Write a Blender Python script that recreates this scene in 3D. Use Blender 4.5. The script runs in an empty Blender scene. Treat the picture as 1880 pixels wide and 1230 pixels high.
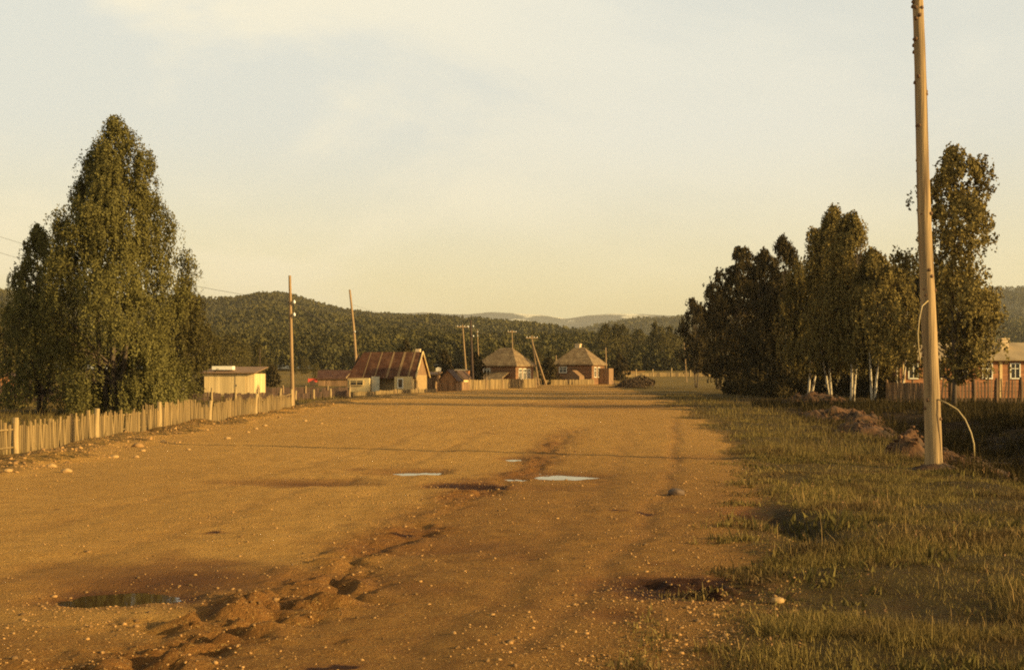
import bpy, math, random
import numpy as np
from mathutils import Vector, Matrix

# ------------------------------------------------------------------ basics
F, CX, HY, EYE = 2350.0, 940.0, 690.0, 1.7      # focal length in photo pixels, image centre, eye level line, eye height
sc = bpy.context.scene
COL = sc.collection
R = math.radians
rnd = random.Random(7)
SUN_EL, SUN_AZ = 15.0, 113.0                     # degrees; azimuth clockwise from +Y

def px2x(px, Y): return (px - CX) / F * Y
def py2z(py, Y): return EYE + (HY - py) / F * Y
def sstep(x, a, b):
    t = np.clip((np.asarray(x, float) - a) / (b - a), 0, 1)
    return t * t * (3 - 2 * t)

def _hash(ix, iy, seed):
    h = (ix.astype(np.int64) * 374761393 + iy.astype(np.int64) * 668265263 + seed * 974634777) & 0xFFFFFFFF
    h = ((h ^ (h >> 13)) * 1274126177) & 0xFFFFFFFF
    return ((h ^ (h >> 16)) & 0xFFFFFF) / float(0xFFFFFF)
def vnoise(x, y, seed=0):
    x = np.asarray(x, float); y = np.asarray(y, float)
    ix, iy = np.floor(x), np.floor(y)
    fx, fy = x - ix, y - iy
    fx = fx * fx * fx * (fx * (fx * 6 - 15) + 10); fy = fy * fy * fy * (fy * (fy * 6 - 15) + 10)
    a, b = _hash(ix, iy, seed), _hash(ix + 1, iy, seed)
    c, d = _hash(ix, iy + 1, seed), _hash(ix + 1, iy + 1, seed)
    return (a + (b - a) * fx) * (1 - fy) + (c + (d - c) * fx) * fy
def fbm(x, y, s, o=4, seed=0):
    t = 0; a = 1.0; n = 0
    for k in range(o):
        t = t + a * vnoise(np.asarray(x) / s + 17.3 * k, np.asarray(y) / s - 9.1 * k, seed + k)
        n += a; a *= .5; s *= .5
    return t / n

# ------------------------------------------------------------------ object helpers
class MB:
    def __init__(s): s.v = []; s.f = []
    def add(s, vs, fs):
        b = len(s.v); s.v += [tuple(v) for v in vs]; s.f += [tuple(b + i for i in f) for f in fs]
        return s
    def box(s, c, d, rz=0, tilt=0, roll=0):
        m = Matrix.Translation(Vector(c)) @ Matrix.Rotation(rz, 4, 'Z') @ Matrix.Rotation(tilt, 4, 'X') @ Matrix.Rotation(roll, 4, 'Y')
        x, y, z = d[0] / 2, d[1] / 2, d[2] / 2
        vs = [m @ Vector(p) for p in ((-x,-y,-z),(x,-y,-z),(x,y,-z),(-x,y,-z),(-x,-y,z),(x,-y,z),(x,y,z),(-x,y,z))]
        return s.add(vs, ((3,2,1,0),(4,5,6,7),(0,1,5,4),(1,2,6,5),(2,3,7,6),(3,0,4,7)))
    def tube(s, pts, rad, n=8, cap=True):
        pts = [Vector(p) for p in pts]; base = len(s.v)
        up = Vector((0.31, 0.95, 0.02))
        for i, p in enumerate(pts):
            d = (pts[min(i + 1, len(pts) - 1)] - pts[max(i - 1, 0)])
            d = d.normalized() if d.length > 1e-9 else Vector((0, 0, 1))
            a = d.cross(up)
            if a.length < 1e-3: a = d.cross(Vector((1, 0, 0)))
            a.normalize(); b = d.cross(a)
            r = rad[i] if hasattr(rad, '__len__') else rad
            for k in range(n):
                t = 2 * math.pi * k / n
                s.v.append(tuple(p + (a * math.cos(t) + b * math.sin(t)) * r))
        for i in range(len(pts) - 1):
            for k in range(n):
                q = base + i * n + k; w = base + i * n + (k + 1) % n
                s.f.append((q, w, w + n, q + n))
        if cap:
            s.f.append(tuple(base + k for k in range(n))[::-1])
            s.f.append(tuple(base + (len(pts) - 1) * n + k for k in range(n)))
        return s
    def prism(s, outline, y0, y1):          # outline in x-z, extruded along y
        n = len(outline)
        vs = [(x, y0, z) for x, z in outline] + [(x, y1, z) for x, z in outline]
        fs = [tuple(range(n)), tuple(range(2 * n - 1, n - 1, -1))]
        for i in range(n):
            j = (i + 1) % n
            fs.append((i, i + n, j + n, j))
        return s.add(vs, fs)
    def build(s, name, m, parent=None, smooth=False):
        me = bpy.data.meshes.new(name); me.from_pydata(s.v, [], s.f); me.update()
        return link(name, me, m, parent, smooth)
def link(name, me, m, parent=None, smooth=False):
    if m: me.materials.append(m)
    if smooth: me.polygons.foreach_set('use_smooth', [True] * len(me.polygons))
    o = bpy.data.objects.new(name, me); COL.objects.link(o)
    if parent: o.parent = parent
    return o
def np_mesh(name, V, Fq, m, parent=None, smooth=False, attrs=None):
    V = np.asarray(V, np.float32); Fq = np.asarray(Fq, np.int32); k = Fq.shape[1]
    me = bpy.data.meshes.new(name)
    me.vertices.add(len(V)); me.vertices.foreach_set('co', V.ravel())
    me.loops.add(Fq.size); me.loops.foreach_set('vertex_index', Fq.ravel())
    me.polygons.add(len(Fq)); me.polygons.foreach_set('loop_start', np.arange(len(Fq), dtype=np.int32) * k)
    me.update(calc_edges=True)
    for n, a in (attrs or {}).items():
        at = me.attributes.new(n, 'FLOAT', 'POINT'); at.data.foreach_set('value', np.asarray(a, np.float32))
    return link(name, me, m, parent, smooth)
def tag(o, label=None, cat=None, group=None, kind=None):
    if label: o['label'] = label
    if cat: o['category'] = cat
    if group: o['group'] = group
    if kind: o['kind'] = kind
    return o
def thing(name, label, cat, loc=(0, 0, 0), rz=0, group=None):
    o = bpy.data.objects.new(name, None); COL.objects.link(o)
    o.location = loc; o.rotation_euler = (0, 0, rz)
    return tag(o, label, cat, group)
def dup(root, loc, rz=0, label=None, scale=None):
    r = root.copy(); COL.objects.link(r); r.location = loc; r.rotation_euler = (0, 0, rz)
    if scale: r.scale = scale
    if label: r['label'] = label
    for ch in list(root.children):
        c = ch.copy(); COL.objects.link(c); c.parent = r
        for g in ch.children:
            d = g.copy(); COL.objects.link(d); d.parent = c
    return r

# ------------------------------------------------------------------ materials
def mat(name, col, rough=.85, var=.35, scale=4.0, stretch=(1, 1, 1), island=0.0, bump=0.0, bscale=30.0, col2=None, thr=(.45, .6), cscale=None, metal=0, spec=.3, transl=0.0):
    m = bpy.data.materials.new(name); m.use_nodes = True
    nt = m.node_tree; N = nt.nodes; L = nt.links
    bs = N['Principled BSDF']; out = N['Material Output']
    bs.inputs['Roughness'].default_value = rough; bs.inputs['Metallic'].default_value = metal
    bs.inputs['Specular IOR Level'].default_value = spec
    tc = N.new('ShaderNodeTexCoord'); mp = N.new('ShaderNodeMapping'); mp.inputs['Scale'].default_value = stretch
    L.new(tc.outputs['Object'], mp.inputs['Vector'])
    nz = N.new('ShaderNodeTexNoise'); nz.inputs['Scale'].default_value = scale; nz.inputs['Detail'].default_value = 5
    L.new(mp.outputs[0], nz.inputs['Vector'])
    mr = N.new('ShaderNodeMapRange'); mr.inputs['From Min'].default_value = .25; mr.inputs['From Max'].default_value = .75
    mr.inputs['To Min'].default_value = 1 - var; mr.inputs['To Max'].default_value = 1 + var
    L.new(nz.outputs['Fac'], mr.inputs['Value'])
    val = mr.outputs[0]
    if island:
        g = N.new('ShaderNodeNewGeometry'); m2 = N.new('ShaderNodeMapRange')
        m2.inputs['To Min'].default_value = 1 - island; m2.inputs['To Max'].default_value = 1 + island
        L.new(g.outputs['Random Per Island'], m2.inputs['Value'])
        mu = N.new('ShaderNodeMath'); mu.operation = 'MULTIPLY'; L.new(val, mu.inputs[0]); L.new(m2.outputs[0], mu.inputs[1]); val = mu.outputs[0]
    src = None
    if col2:
        n2 = N.new('ShaderNodeTexNoise'); n2.inputs['Scale'].default_value = cscale or scale * .5; n2.inputs['Detail'].default_value = 6
        L.new(mp.outputs[0], n2.inputs['Vector'])
        r2 = N.new('ShaderNodeMapRange'); r2.inputs['From Min'].default_value = thr[0]; r2.inputs['From Max'].default_value = thr[1]
        L.new(n2.outputs['Fac'], r2.inputs['Value'])
        mx = N.new('ShaderNodeMix'); mx.data_type = 'RGBA'; mx.inputs[6].default_value = (*col, 1); mx.inputs[7].default_value = (*col2, 1)
        L.new(r2.outputs[0], mx.inputs[0]); src = mx.outputs[2]
    vm = N.new('ShaderNodeVectorMath'); vm.operation = 'SCALE'
    if src: L.new(src, vm.inputs[0])
    else: vm.inputs[0].default_value = col
    L.new(val, vm.inputs['Scale']); L.new(vm.outputs[0], bs.inputs['Base Color'])
    if bump:
        nb = N.new('ShaderNodeTexNoise'); nb.inputs['Scale'].default_value = bscale; nb.inputs['Detail'].default_value = 4
        L.new(mp.outputs[0], nb.inputs['Vector'])
        b = N.new('ShaderNodeBump'); b.inputs['Strength'].default_value = bump; b.inputs['Distance'].default_value = .03
        L.new(nb.outputs['Fac'], b.inputs['Height']); L.new(b.outputs[0], bs.inputs['Normal'])
    if transl:
        tr = N.new('ShaderNodeBsdfTranslucent'); L.new(vm.outputs[0], tr.inputs['Color'])
        ms = N.new('ShaderNodeMixShader'); ms.inputs[0].default_value = transl
        L.new(bs.outputs[0], ms.inputs[1]); L.new(tr.outputs[0], ms.inputs[2]); L.new(ms.outputs[0], out.inputs['Surface'])
    return m

M = {}
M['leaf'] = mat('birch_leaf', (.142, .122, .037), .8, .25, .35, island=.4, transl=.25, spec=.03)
M['leaf_grove'] = mat('grove_birch_leaf', (.175, .130, .040), .8, .25, .35, island=.4, transl=.18, spec=.03)  # redder birch leaf for the right-hand row
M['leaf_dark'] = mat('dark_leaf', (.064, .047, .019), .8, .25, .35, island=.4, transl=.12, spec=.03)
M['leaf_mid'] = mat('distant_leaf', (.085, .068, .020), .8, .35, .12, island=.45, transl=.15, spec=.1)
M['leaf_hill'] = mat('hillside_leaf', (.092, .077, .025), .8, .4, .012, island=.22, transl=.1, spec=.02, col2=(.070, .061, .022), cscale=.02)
M['birch_bark'] = mat('birch_bark', (.56, .46, .31), .8, .2, 3, (1, 1, .35), col2=(.06, .045, .03), thr=(.50, .62), cscale=7, bump=.3)
M['dark_bark'] = mat('grey_brown_bark', (.10, .070, .042), .9, .3, 5, (1, 1, .3), bump=.5)
M['pole'] = mat('peeled_pole_wood', (.33, .218, .096), .85, .38, 13, (1, 1, .05), col2=(.12, .074, .034), thr=(.50, .68), cscale=9, bump=.6, bscale=24)
M['pole_far'] = mat('weathered_pole_wood', (.30, .19, .085), .85, .25, 4, (1, 1, .15))
M['pole_dark'] = mat('tarred_pole_wood', (.07, .042, .025), .85, .25, 4, (1, 1, .15))
M['picket'] = mat('weathered_picket_wood', (.21, .138, .052), .85, .3, 5, (1, 1, .15), island=.42)
M['post'] = mat('pale_birch_post', (.38, .26, .11), .85, .25, 5, (1, 1, .3), col2=(.16, .10, .05), thr=(.60, .7), cscale=7)
M['plank_pale'] = mat('pale_new_plank', (.66, .46, .19), .8, .15, 5, (1, 1, .1), island=.22)
M['plank_brown'] = mat('brown_plank', (.22, .125, .055), .85, .25, 5, (1, 1, .1), island=.35)
M['plank_dark'] = mat('dark_plank', (.075, .042, .024), .85, .25, 5, (1, 1, .1), island=.35)
M['plank_old'] = mat('old_grey_brown_plank', (.125, .074, .034), .85, .3, 5, (1, 1, .1), island=.5)
M['plank_red'] = mat('red_brown_board', (.36, .155, .06), .85, .18, 6, (.15, 1, 1), island=.18)
M['log_wall'] = mat('brown_log_wall', (.205, .102, .042), .85, .25, 6, (.1, 1, 1), island=.2)
M['plaster'] = mat('yellowed_limewash', (.66, .48, .20), .9, .15, 2, col2=(.5, .34, .14))
M['plaster_shaded'] = mat('shaded_limewash', (.34, .22, .09), .9, .2, 2)  # limewash darkened to paint the shade on the recessed wall
M['rust_roof'] = mat('rusty_sheet_roof', (.075, .031, .016), .8, .3, 2, col2=(.105, .048, .023), spec=.1)
M['pale_strip'] = mat('pale_roof_strip', (.23, .14, .055), .8, .2, 4)
M['shingle'] = mat('grey_shingle_roof', (.18, .112, .046), .85, .25, 3, (1, 1, 1), col2=(.25, .165, .072), island=.12)
M['slate_sheet'] = mat('pale_slate_roof', (.36, .26, .13), .85, .15, 2, col2=(.28, .2, .1))
M['white'] = mat('faded_white_paint', (.78, .70, .50), .7, .08, 5)
M['greyblue'] = mat('grey_door_paint', (.48, .44, .30), .7, .1, 5)
M['glass'] = mat('dark_window_glass', (.03, .024, .018), .12, .1, 2, spec=.5)
M['brick'] = mat('limewashed_brick', (.62, .45, .24), .9, .2, 8)
M['porcelain'] = mat('white_porcelain', (.85, .82, .72), .25, .03, 4, spec=.5)
M['wire'] = mat('dark_wire', (.10, .08, .06), .6, .1, 4)
M['cable'] = mat('bare_cable', (.42, .30, .12), .5, .15, 8, spec=.5)
M['red'] = mat('red_paint', (.55, .07, .03), .6, .15, 4)
M['gravel'] = mat('dusty_gravel', (.27, .148, .047), .9, .2, 8, island=.6)
M['stone'] = mat('pale_stone', (.36, .215, .075), .85, .2, 8, island=.45, bump=.3)
M['stone_dark'] = mat('dark_stone', (.11, .07, .04), .85, .25, 8, bump=.3)
M['clod'] = mat('brown_clod_earth', (.115, .055, .021), .95, .45, 4, col2=(.05, .03, .014), cscale=2.5, bump=.8, bscale=16)
M['grass'] = mat('verge_grass', (.180, .128, .034), .7, .4, .55, island=.45, transl=.25, spec=.15, col2=(.105, .066, .022), cscale=.8)
M['weed'] = mat('shaded_weed', (.050, .036, .013), .8, .4, .6, island=.45, transl=.2, spec=.03)  # near-black leaf colour stands in for the ditch shade
M['weed_green'] = mat('broad_weed', (.115, .090, .026), .75, .3, .8, island=.4, transl=.2, spec=.05)
M['straw'] = mat('dry_grass_stalk', (.30, .19, .065), .8, .3, .8, island=.4, transl=.15, spec=.1)
M['seed'] = mat('reddish_seed_head', (.22, .115, .045), .8, .3, 2, island=.4)
M['brush'] = mat('brown_brush_twigs', (.090, .055, .026), .85, .3, 1, island=.45)
M['twig'] = mat('dark_twig', (.12, .08, .045), .9, .3, 4)

# ------------------------------------------------------------------ ground shape
LY = np.array([-60, 0, 22, 45, 66, 105, 150, 181, 260, 400, 9000.])
LX = np.array([-9., -8.8, -8.9, -10.0, -10.6, -10.3, -6.4, -1.5, 9, 42, 400.])
RY = np.array([-60, 0, 5, 7.4, 12.9, 25, 57, 95, 133, 150, 190, 300, 450, 9000.])
RX = np.array([-3, -.2, .62, 1.13, 2.25, 4.6, 8.0, 10.8, 12.4, 12.9, 14.5, 28, 60, 500.])
def edges(y): return np.interp(y, LY, LX), np.interp(y, RY, RX)
# hollows: x, y, half width, half length, depth, darkening strength (damp, and painted shade), water level (None = dry), yaw
HOLLOWS = [
    (.86, 22.0, .72, .82, .10, .9, .040), (-.06, 21.9, .22, .42, .07, .8, .03), (-1.80, 23.2, .50, .50, .09, .9, .035),
    (.05, 27.2, .34, .50, .08, .8, .03), (-3.2, 10.25, .42, .46, .09, 1.2, .034), (-2.9, 10.8, 1.1, .8, .02, .95, None),
    (-3.35, 20.4, .8, .55, .07, .9, None), (-.75, 13.0, .75, .5, .06, .75, None), (1.45, 10.5, .50, .42, .05, 2.0, None), (1.15, 10.9, .3, .3, .03, 1.2, None),
    (.80, 9.45, .22, .22, .03, .9, None), (.55, 19.5, .8, .5, .05, .55, None), (4.2, 27.5, 1.2, .6, .03, .5, None),
    (-.45, 19.6, .40, .5, .08, 1.7, None), (3.2, 14.8, .30, 1.4, .22, 2.0, None), (5.6, 70, 3.2, 4.5, .05, .5, None), (3.4, 78, 4.5, 4.0, .05, .5, None),  # shade painted into the narrow verge hole and the far band across the road
    (7.0, 19.0, .75, .45, .08, 1.6, None), (8.3, 23.4, .6, .35, .06, 1.6, None), (3.0, 9.6, .4, .4, .03, .9, None)]  # first two, beside the big pole: shade painted as dark patches
TRACK1 = [(2.3, 44), (1.2, 33), (.35, 24.5), (-.33, 19.5), (-.81, 17.4), (-1.36, 13.3), (-1.68, 10.4), (-2.0, 8.9), (-2.2, 7.6), (-2.6, 5)]
TRACK2 = [(6.6, 52), (4.6, 36), (2.9, 23), (2.4, 20), (1.75, 16), (1.3, 13.5), (.7, 11), (.1, 8)]
def along(tr, x, y):
    p = sorted(tr, key=lambda q: q[1])
    return x - np.interp(y, [q[1] for q in p], [q[0] for q in p]), np.interp(y, [p[0][1], p[0][1] + .01, p[-1][1] - 6, p[-1][1]], [0, 1, 1, 0])
def terrain(x, y, full=False):
    x = np.asarray(x, float); y = np.asarray(y, float)
    eL, eR = edges(y)
    wob = (fbm(x, y, 2.2, 3, 3) - .5) * np.clip(y * .06, .7, 5)
    dR = x - eR + wob; dL = eL - x + wob
    road = sstep(-dR, -.35, .35) * sstep(-dL, -.4, .4)
    d = np.clip(y - 110, 0, 250)
    z = .00006 * d * d
    inY = sstep(y, 14, 24) * (1 - sstep(y, 52, 66))
    z = z + inY * (-.12 * sstep(dR, .3, 3) - .55 * sstep(dR, 3.9, 6.5) + .5 * sstep(dR, 8.5, 12))
    near = 1 - sstep(y, 60, 140)
    z = z + (.15 * np.exp(-((dL - .5) / .55) ** 2) * (.5 + fbm(x, y, 1.2, 3, 31)) - .16 * sstep(dL, 1, 2.6)) * near
    z = z + (1 - road) * (fbm(x, y, 1.6, 4, 11) - .5) * .16 + (fbm(x, y, 9, 3, 5) - .5) * .16
    z = z + road * ((fbm(x, y, .9, 4, 21) - .5) * .05 + (fbm(x, y, .22, 3, 23) - .5) * .018)
    d1, w1 = along(TRACK1, x, y); d2, w2 = along(TRACK2, x, y)
    d1 = d1 + (fbm(x, y, 1.1, 3, 41) - .5) * .7
    mud = np.maximum(np.exp(-(((x - 1.4) / .6) ** 2 + ((y - 10.5) / .6) ** 2)) * .8, np.exp(-((x + 1.9) / .8) ** 2 - ((y - 8.9) / .9) ** 2) * .6) * sstep(fbm(x, y, .5, 3, 49), .4, .6)
    mud = mud + np.exp(-(d1 / .5) ** 2) * w1 * (.62 + .6 * sstep(fbm(x, y, 1.9, 3, 44), .38, .66)) * (1 - .2 * sstep(y, 14, 30))
    clod = np.abs(fbm(x, y, .34, 4, 47) - .5) * 2
    z = z + mud * (.40 * clod - .09) * (1 - .75 * sstep(y, 9, 14)) - .04 * np.exp(-((d1 - .12) / .16) ** 2) * w1 * sstep(fbm(x, y, .9, 3, 48), .3, .6)
    tr2 = np.exp(-((d2 + (fbm(x, y, 1., 2, 51) - .5) * .3) / .14) ** 2) * w2
    z = z - .022 * tr2
    tr3 = sum(np.exp(-((d1 - o) / .17) ** 2) for o in (-4.2, -2.5, 1.7)) * w1
    z = z - .012 * tr3 * road
    damp_shade = np.zeros_like(z)
    wn = (fbm(x, y, .7, 5, 61) - .5) * 1.7
    for (hx, hy, hw, hl, dep, st, lv) in HOLLOWS:
        q = ((x - hx) / hw) ** 2 + ((y - hy) / hl) ** 2
        q2 = np.where(q < 30, q, 30)
        rr = q2 * np.clip(1 + 1.3 * wn, .35, 2)
        z = z - dep * np.exp(-rr) * (1 if lv is None else 1)
        damp_shade = np.maximum(damp_shade, st * np.exp(-(((x - hx) / (hw * 1.5)) ** 2 + ((y - hy - hl * .25) / (hl * 1.35)) ** 2) * (1 + 1.6 * wn)))
    if full: return z, road, np.clip(damp_shade, 0, 1.3), np.clip(mud, 0, 1), dR, dL, np.clip(tr2 + .5 * tr3, 0, 1)
    return z
def T(x, y): return float(terrain(np.array([x]), np.array([y]))[0])

def lines(fine0, fine1, d, grow, far):
    a = list(np.arange(fine0, fine1, d)); s = d
    while a[-1] < far:
        s = s * grow; a.append(a[-1] + s)
    return a
ys = lines(5.6, 13, .045, 1.0135, 7700)
ys = [-280, -120, -50, -20, -8, -2, 1.5, 3.5, 4.8] + ys
xr = lines(0, 5.0, .045, 1.022, 4800)
xs = [-v for v in xr[:0:-1]] + xr
xs, ys = np.array(xs), np.array(ys)
GX, GY = np.meshgrid(xs, ys)
GZ, ROAD, DAMP_SHADE, MUD, DR, DL, TRK = terrain(GX, GY, True)
nx, ny = len(xs), len(ys)
# earth thrown up beyond the verge, ditch shade put into its dark colour
shade_soil = sstep(DR, 3.4, 4.6) * sstep(GY, 17, 24) * (1 - sstep(GY, 62, 74)) * (1 - sstep(DR, 16, 22))
shade_soil = np.clip(shade_soil + .8 * sstep(DR, 4, 7) * sstep(GY, 60, 75) * (1 - sstep(GY, 92, 110)) * (1 - sstep(DR, 24, 34)), 0, 1)
shade_soil = shade_soil * (.65 + .5 * fbm(GX, GY, 3.0, 3, 71))

def ground_material(name):
    m = bpy.data.materials.new(name); m.use_nodes = True
    nt = m.node_tree; N = nt.nodes; L = nt.links; bs = N['Principled BSDF']
    geo = N.new('ShaderNodeNewGeometry')
    def noise(s, det=5, rough=.6, st=None):
        n = N.new('ShaderNodeTexNoise'); n.inputs['Scale'].default_value = s; n.inputs['Detail'].default_value = det; n.inputs['Roughness'].default_value = rough
        if st:
            mp = N.new('ShaderNodeMapping'); mp.inputs['Scale'].default_value = st[0]; mp.inputs['Rotation'].default_value = (0, 0, st[1])
            L.new(geo.outputs['Position'], mp.inputs['Vector']); L.new(mp.outputs[0], n.inputs['Vector'])
        else: L.new(geo.outputs['Position'], n.inputs['Vector'])
        return n.outputs['Fac']
    def rng(v, a, b, c=0, d=1):
        n = N.new('ShaderNodeMapRange'); n.inputs['From Min'].default_value = a; n.inputs['From Max'].default_value = b
        n.inputs['To Min'].default_value = c; n.inputs['To Max'].default_value = d; L.new(v, n.inputs['Value']); return n.outputs[0]
    def mix(f, a, b, mode='MIX'):
        n = N.new('ShaderNodeMix'); n.data_type = 'RGBA'; n.blend_type = mode
        if isinstance(f, (int, float)): n.inputs[0].default_value = f
        else: L.new(f, n.inputs[0])
        for i, c in ((6, a), (7, b)):
            if isinstance(c, tuple): n.inputs[i].default_value = (*c, 1)
            else: L.new(c, n.inputs[i])
        return n.outputs[2]
    def attr(a):
        n = N.new('ShaderNodeAttribute'); n.attribute_name = a; return n.outputs['Fac']
    def mul(a, b):
        n = N.new('ShaderNodeMath'); n.operation = 'MULTIPLY'; L.new(a, n.inputs[0])
        if isinstance(b, float): n.inputs[1].default_value = b
        else: L.new(b, n.inputs[1])
        return n.outputs[0]
    dirt = mix(rng(noise(.35, 5, .6, ((1, .45, 1), -.1)), .35, .65), (.51, .282, .072), (.41, .222, .057))
    dirt = mix(rng(noise(2.6, 6, .65), .42, .68), dirt, (.38, .20, .048))
    dirt = mix(attr('loose'), dirt, mix(rng(noise(3.5, 6, .7), .35, .65), (.29, .145, .036), (.175, .080, .022)))
    dirt = mix(mul(attr('track'), .45), dirt, (.24, .115, .035))
    dirt = mix(mul(attr('mud'), .9), dirt, mix(rng(noise(9, 4), .35, .65), (.25, .105, .027), (.12, .048, .016)))
    speck = noise(38, 4, .8)
    dirt = mix(rng(speck, .58, .68), dirt, (.62, .39, .12))
    dirt = mix(rng(speck, .44, .34), dirt, (.19, .090, .026))
    dirt = mix(rng(attr('damp_shade'), .1, .95), dirt, mix(rng(attr('damp_shade'), .75, 1.25), (.19, .085, .026), (.05, .022, .011)))  # damp ground and painted shade share this darkening
    turf = mix(rng(noise(.5, 5, .6), .35, .65), (.072, .052, .017), (.095, .066, .020))
    turf = mix(rng(noise(5, 5, .7), .40, .7), turf, (.065, .038, .014))
    far = mix(rng(noise(.05, 4), .35, .65), (.215, .138, .034), (.145, .098, .026))
    sep = N.new('ShaderNodeSeparateXYZ'); L.new(geo.outputs['Position'], sep.inputs[0])
    turf = mix(rng(sep.outputs['Y'], 80, 190), turf, far)
    edge = mix(rng(noise(7, 5, .7), .40, .62), turf, dirt)
    turf = mix(rng(attr('edge'), 0, 1), turf, edge)
    turf = mix(attr('shade_soil'), turf, mix(rng(noise(1.4, 5), .4, .65), (.022, .014, .008), (.055, .032, .014)))  # near-black earth tone carries the ditch shade
    jit = N.new('ShaderNodeMath'); jit.operation = 'ADD'; L.new(attr('road'), jit.inputs[0]); L.new(rng(noise(5, 5, .7), .2, .8, -.45, .45), jit.inputs[1])
    col = mix(rng(jit.outputs[0], .35, .65), turf, dirt)
    L.new(col, bs.inputs['Base Color'])
    L.new(rng(attr('damp_shade'), .3, 1.2, .95, .8), bs.inputs['Roughness'])
    bs.inputs['Specular IOR Level'].default_value = .06
    b = N.new('ShaderNodeBump'); b.inputs['Strength'].default_value = 1.0; b.inputs['Distance'].default_value = .045
    ad = N.new('ShaderNodeMath'); ad.operation = 'ADD'; L.new(noise(28, 6, .75), ad.inputs[0]); L.new(noise(7, 5, .65), ad.inputs[1])
    L.new(ad.outputs[0], b.inputs['Height']); L.new(b.outputs[0], bs.inputs['Normal'])
    return m
GM = ground_material('dirt_and_turf')
V = np.stack([GX, GY, GZ], -1).reshape(-1, 3)
jj, ii = np.meshgrid(np.arange(ny - 1), np.arange(nx - 1), indexing='ij')
Q = np.stack([jj * nx + ii, jj * nx + ii + 1, (jj + 1) * nx + ii + 1, (jj + 1) * nx + ii], -1).reshape(-1, 4)
fr = ROAD.ravel()[Q].mean(1); fy = V[Q][:, :, 1].mean(1)
isroad = (fr > .5) & (fy < 420) & (fy > -60)
edge_w = np.clip(1 - DR / .7, 0, 1) * sstep(DR, -1, 0)
edge_w = np.maximum(edge_w, sstep(DL, -.5, .5) * (1 - sstep(DL, 1.6, 3.2)))
roadA = ROAD * (1 - sstep(GY, 400, 430))
_d1, _w = along(TRACK1, GX, GY)
LOOSE = np.clip(sstep(_d1 + (fbm(GX, GY, 1.6, 4, 101) - .5) * 1.6, -.5, .9) * (1 - .75 * sstep(GY, 14, 34)) + (1 - sstep(GY + (fbm(GX, GY, 1.8, 4, 103) - .5) * 3, 8.2, 10.6)), 0, 1) * .85
ATT = {'loose': LOOSE.ravel(), 'road': roadA.ravel(), 'damp_shade': DAMP_SHADE.ravel(), 'mud': MUD.ravel(), 'track': TRK.ravel(), 'shade_soil': np.clip(shade_soil, 0, 1).ravel(), 'edge': edge_w.ravel()}
def sub(name, sel):
    q = Q[sel]; u, inv = np.unique(q, return_inverse=True)
    return np_mesh(name, V[u], inv.reshape(-1, 4), GM, None, True, {k: a[u] for k, a in ATT.items()})
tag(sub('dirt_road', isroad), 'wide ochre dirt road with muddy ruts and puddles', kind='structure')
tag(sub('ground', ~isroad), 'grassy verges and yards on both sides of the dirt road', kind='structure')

# water standing in the hollows
wm = bpy.data.materials.new('puddle_water'); wm.use_nodes = True
_b = wm.node_tree.nodes['Principled BSDF']; _b.inputs['Base Color'].default_value = (.05, .028, .012, 1); _b.inputs['Roughness'].default_value = .03; _b.inputs['IOR'].default_value = 1.33
_n = wm.node_tree.nodes.new('ShaderNodeTexNoise'); _n.inputs['Scale'].default_value = 9
_u = wm.node_tree.nodes.new('ShaderNodeBump'); _u.inputs['Strength'].default_value = .02; _u.inputs['Distance'].default_value = .01
wm.node_tree.links.new(_n.outputs['Fac'], _u.inputs['Height']); wm.node_tree.links.new(_u.outputs[0], _b.inputs['Normal'])
for (hx, hy, hw, hl, dep, st, lv) in HOLLOWS:
    if lv is None: continue
    a = np.linspace(0, 2 * math.pi, 41)[:-1]
    zz = float(np.min(terrain(hx + .3 * hw * np.cos(a), hy + .3 * hl * np.sin(a)))) + lv
    vs = [(hx + 1.5 * hw * math.cos(t), hy + 1.5 * hl * math.sin(t), zz) for t in a]
    b = MB(); b.add(vs, [tuple(range(40))]); tag(b.build('puddle', wm), 'shallow puddle lying in a hollow of the dirt road', kind='structure')

# ------------------------------------------------------------------ hills
def hill(name, label, prof, Y0, Yr, Yb, z0, drop, m, nz, pxr, seed, rows=50, cols=260, ns=120.):
    px = np.linspace(pxr[0], pxr[1], cols); yr = np.interp(px, [p[0] for p in prof], [p[1] for p in prof])
    zr = np.maximum(EYE + (HY - yr) / F * Yr - drop, z0)
    Ys = np.concatenate([np.linspace(Y0, Yr, rows), np.linspace(Yr, Yb, rows // 2)[1:]])
    PX, YY = np.meshgrid(px, Ys); X = (PX - CX) / F * YY
    s = np.where(YY <= Yr, sstep(YY, Y0 - (Yr - Y0) * .15, Yr + (Yr - Y0) * .12), 1 - .7 * sstep(YY, Yr, Yb) * 1.0)
    s = s / np.interp(Yr, Ys, s[:, 0]) if False else s
    s = np.clip(s / sstep(Yr, Y0 - (Yr - Y0) * .15, Yr + (Yr - Y0) * .12), 0, 1)
    Z = z0 + (zr[None, :] - z0) * s + (fbm(X, YY, ns, 5, seed) - .5) * nz * np.sin(np.pi * np.clip(s, 0, 1)) ** .6
    nc, nr = len(px), len(Ys)
    j, i = np.meshgrid(np.arange(nr - 1), np.arange(nc - 1), indexing='ij')
    q = np.stack([j * nc + i, j * nc + i + 1, (j + 1) * nc + i + 1, (j + 1) * nc + i], -1).reshape(-1, 4)
    o = np_mesh(name, np.stack([X, YY, Z], -1).reshape(-1, 3), q, m, None, True)
    tag(o, label, kind='structure')
    return px, Ys, Z
M['hill'] = mat('forest_floor', (.060, .050, .017), .95, .3, .02, col2=(.10, .075, .025), cscale=.03)
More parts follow.
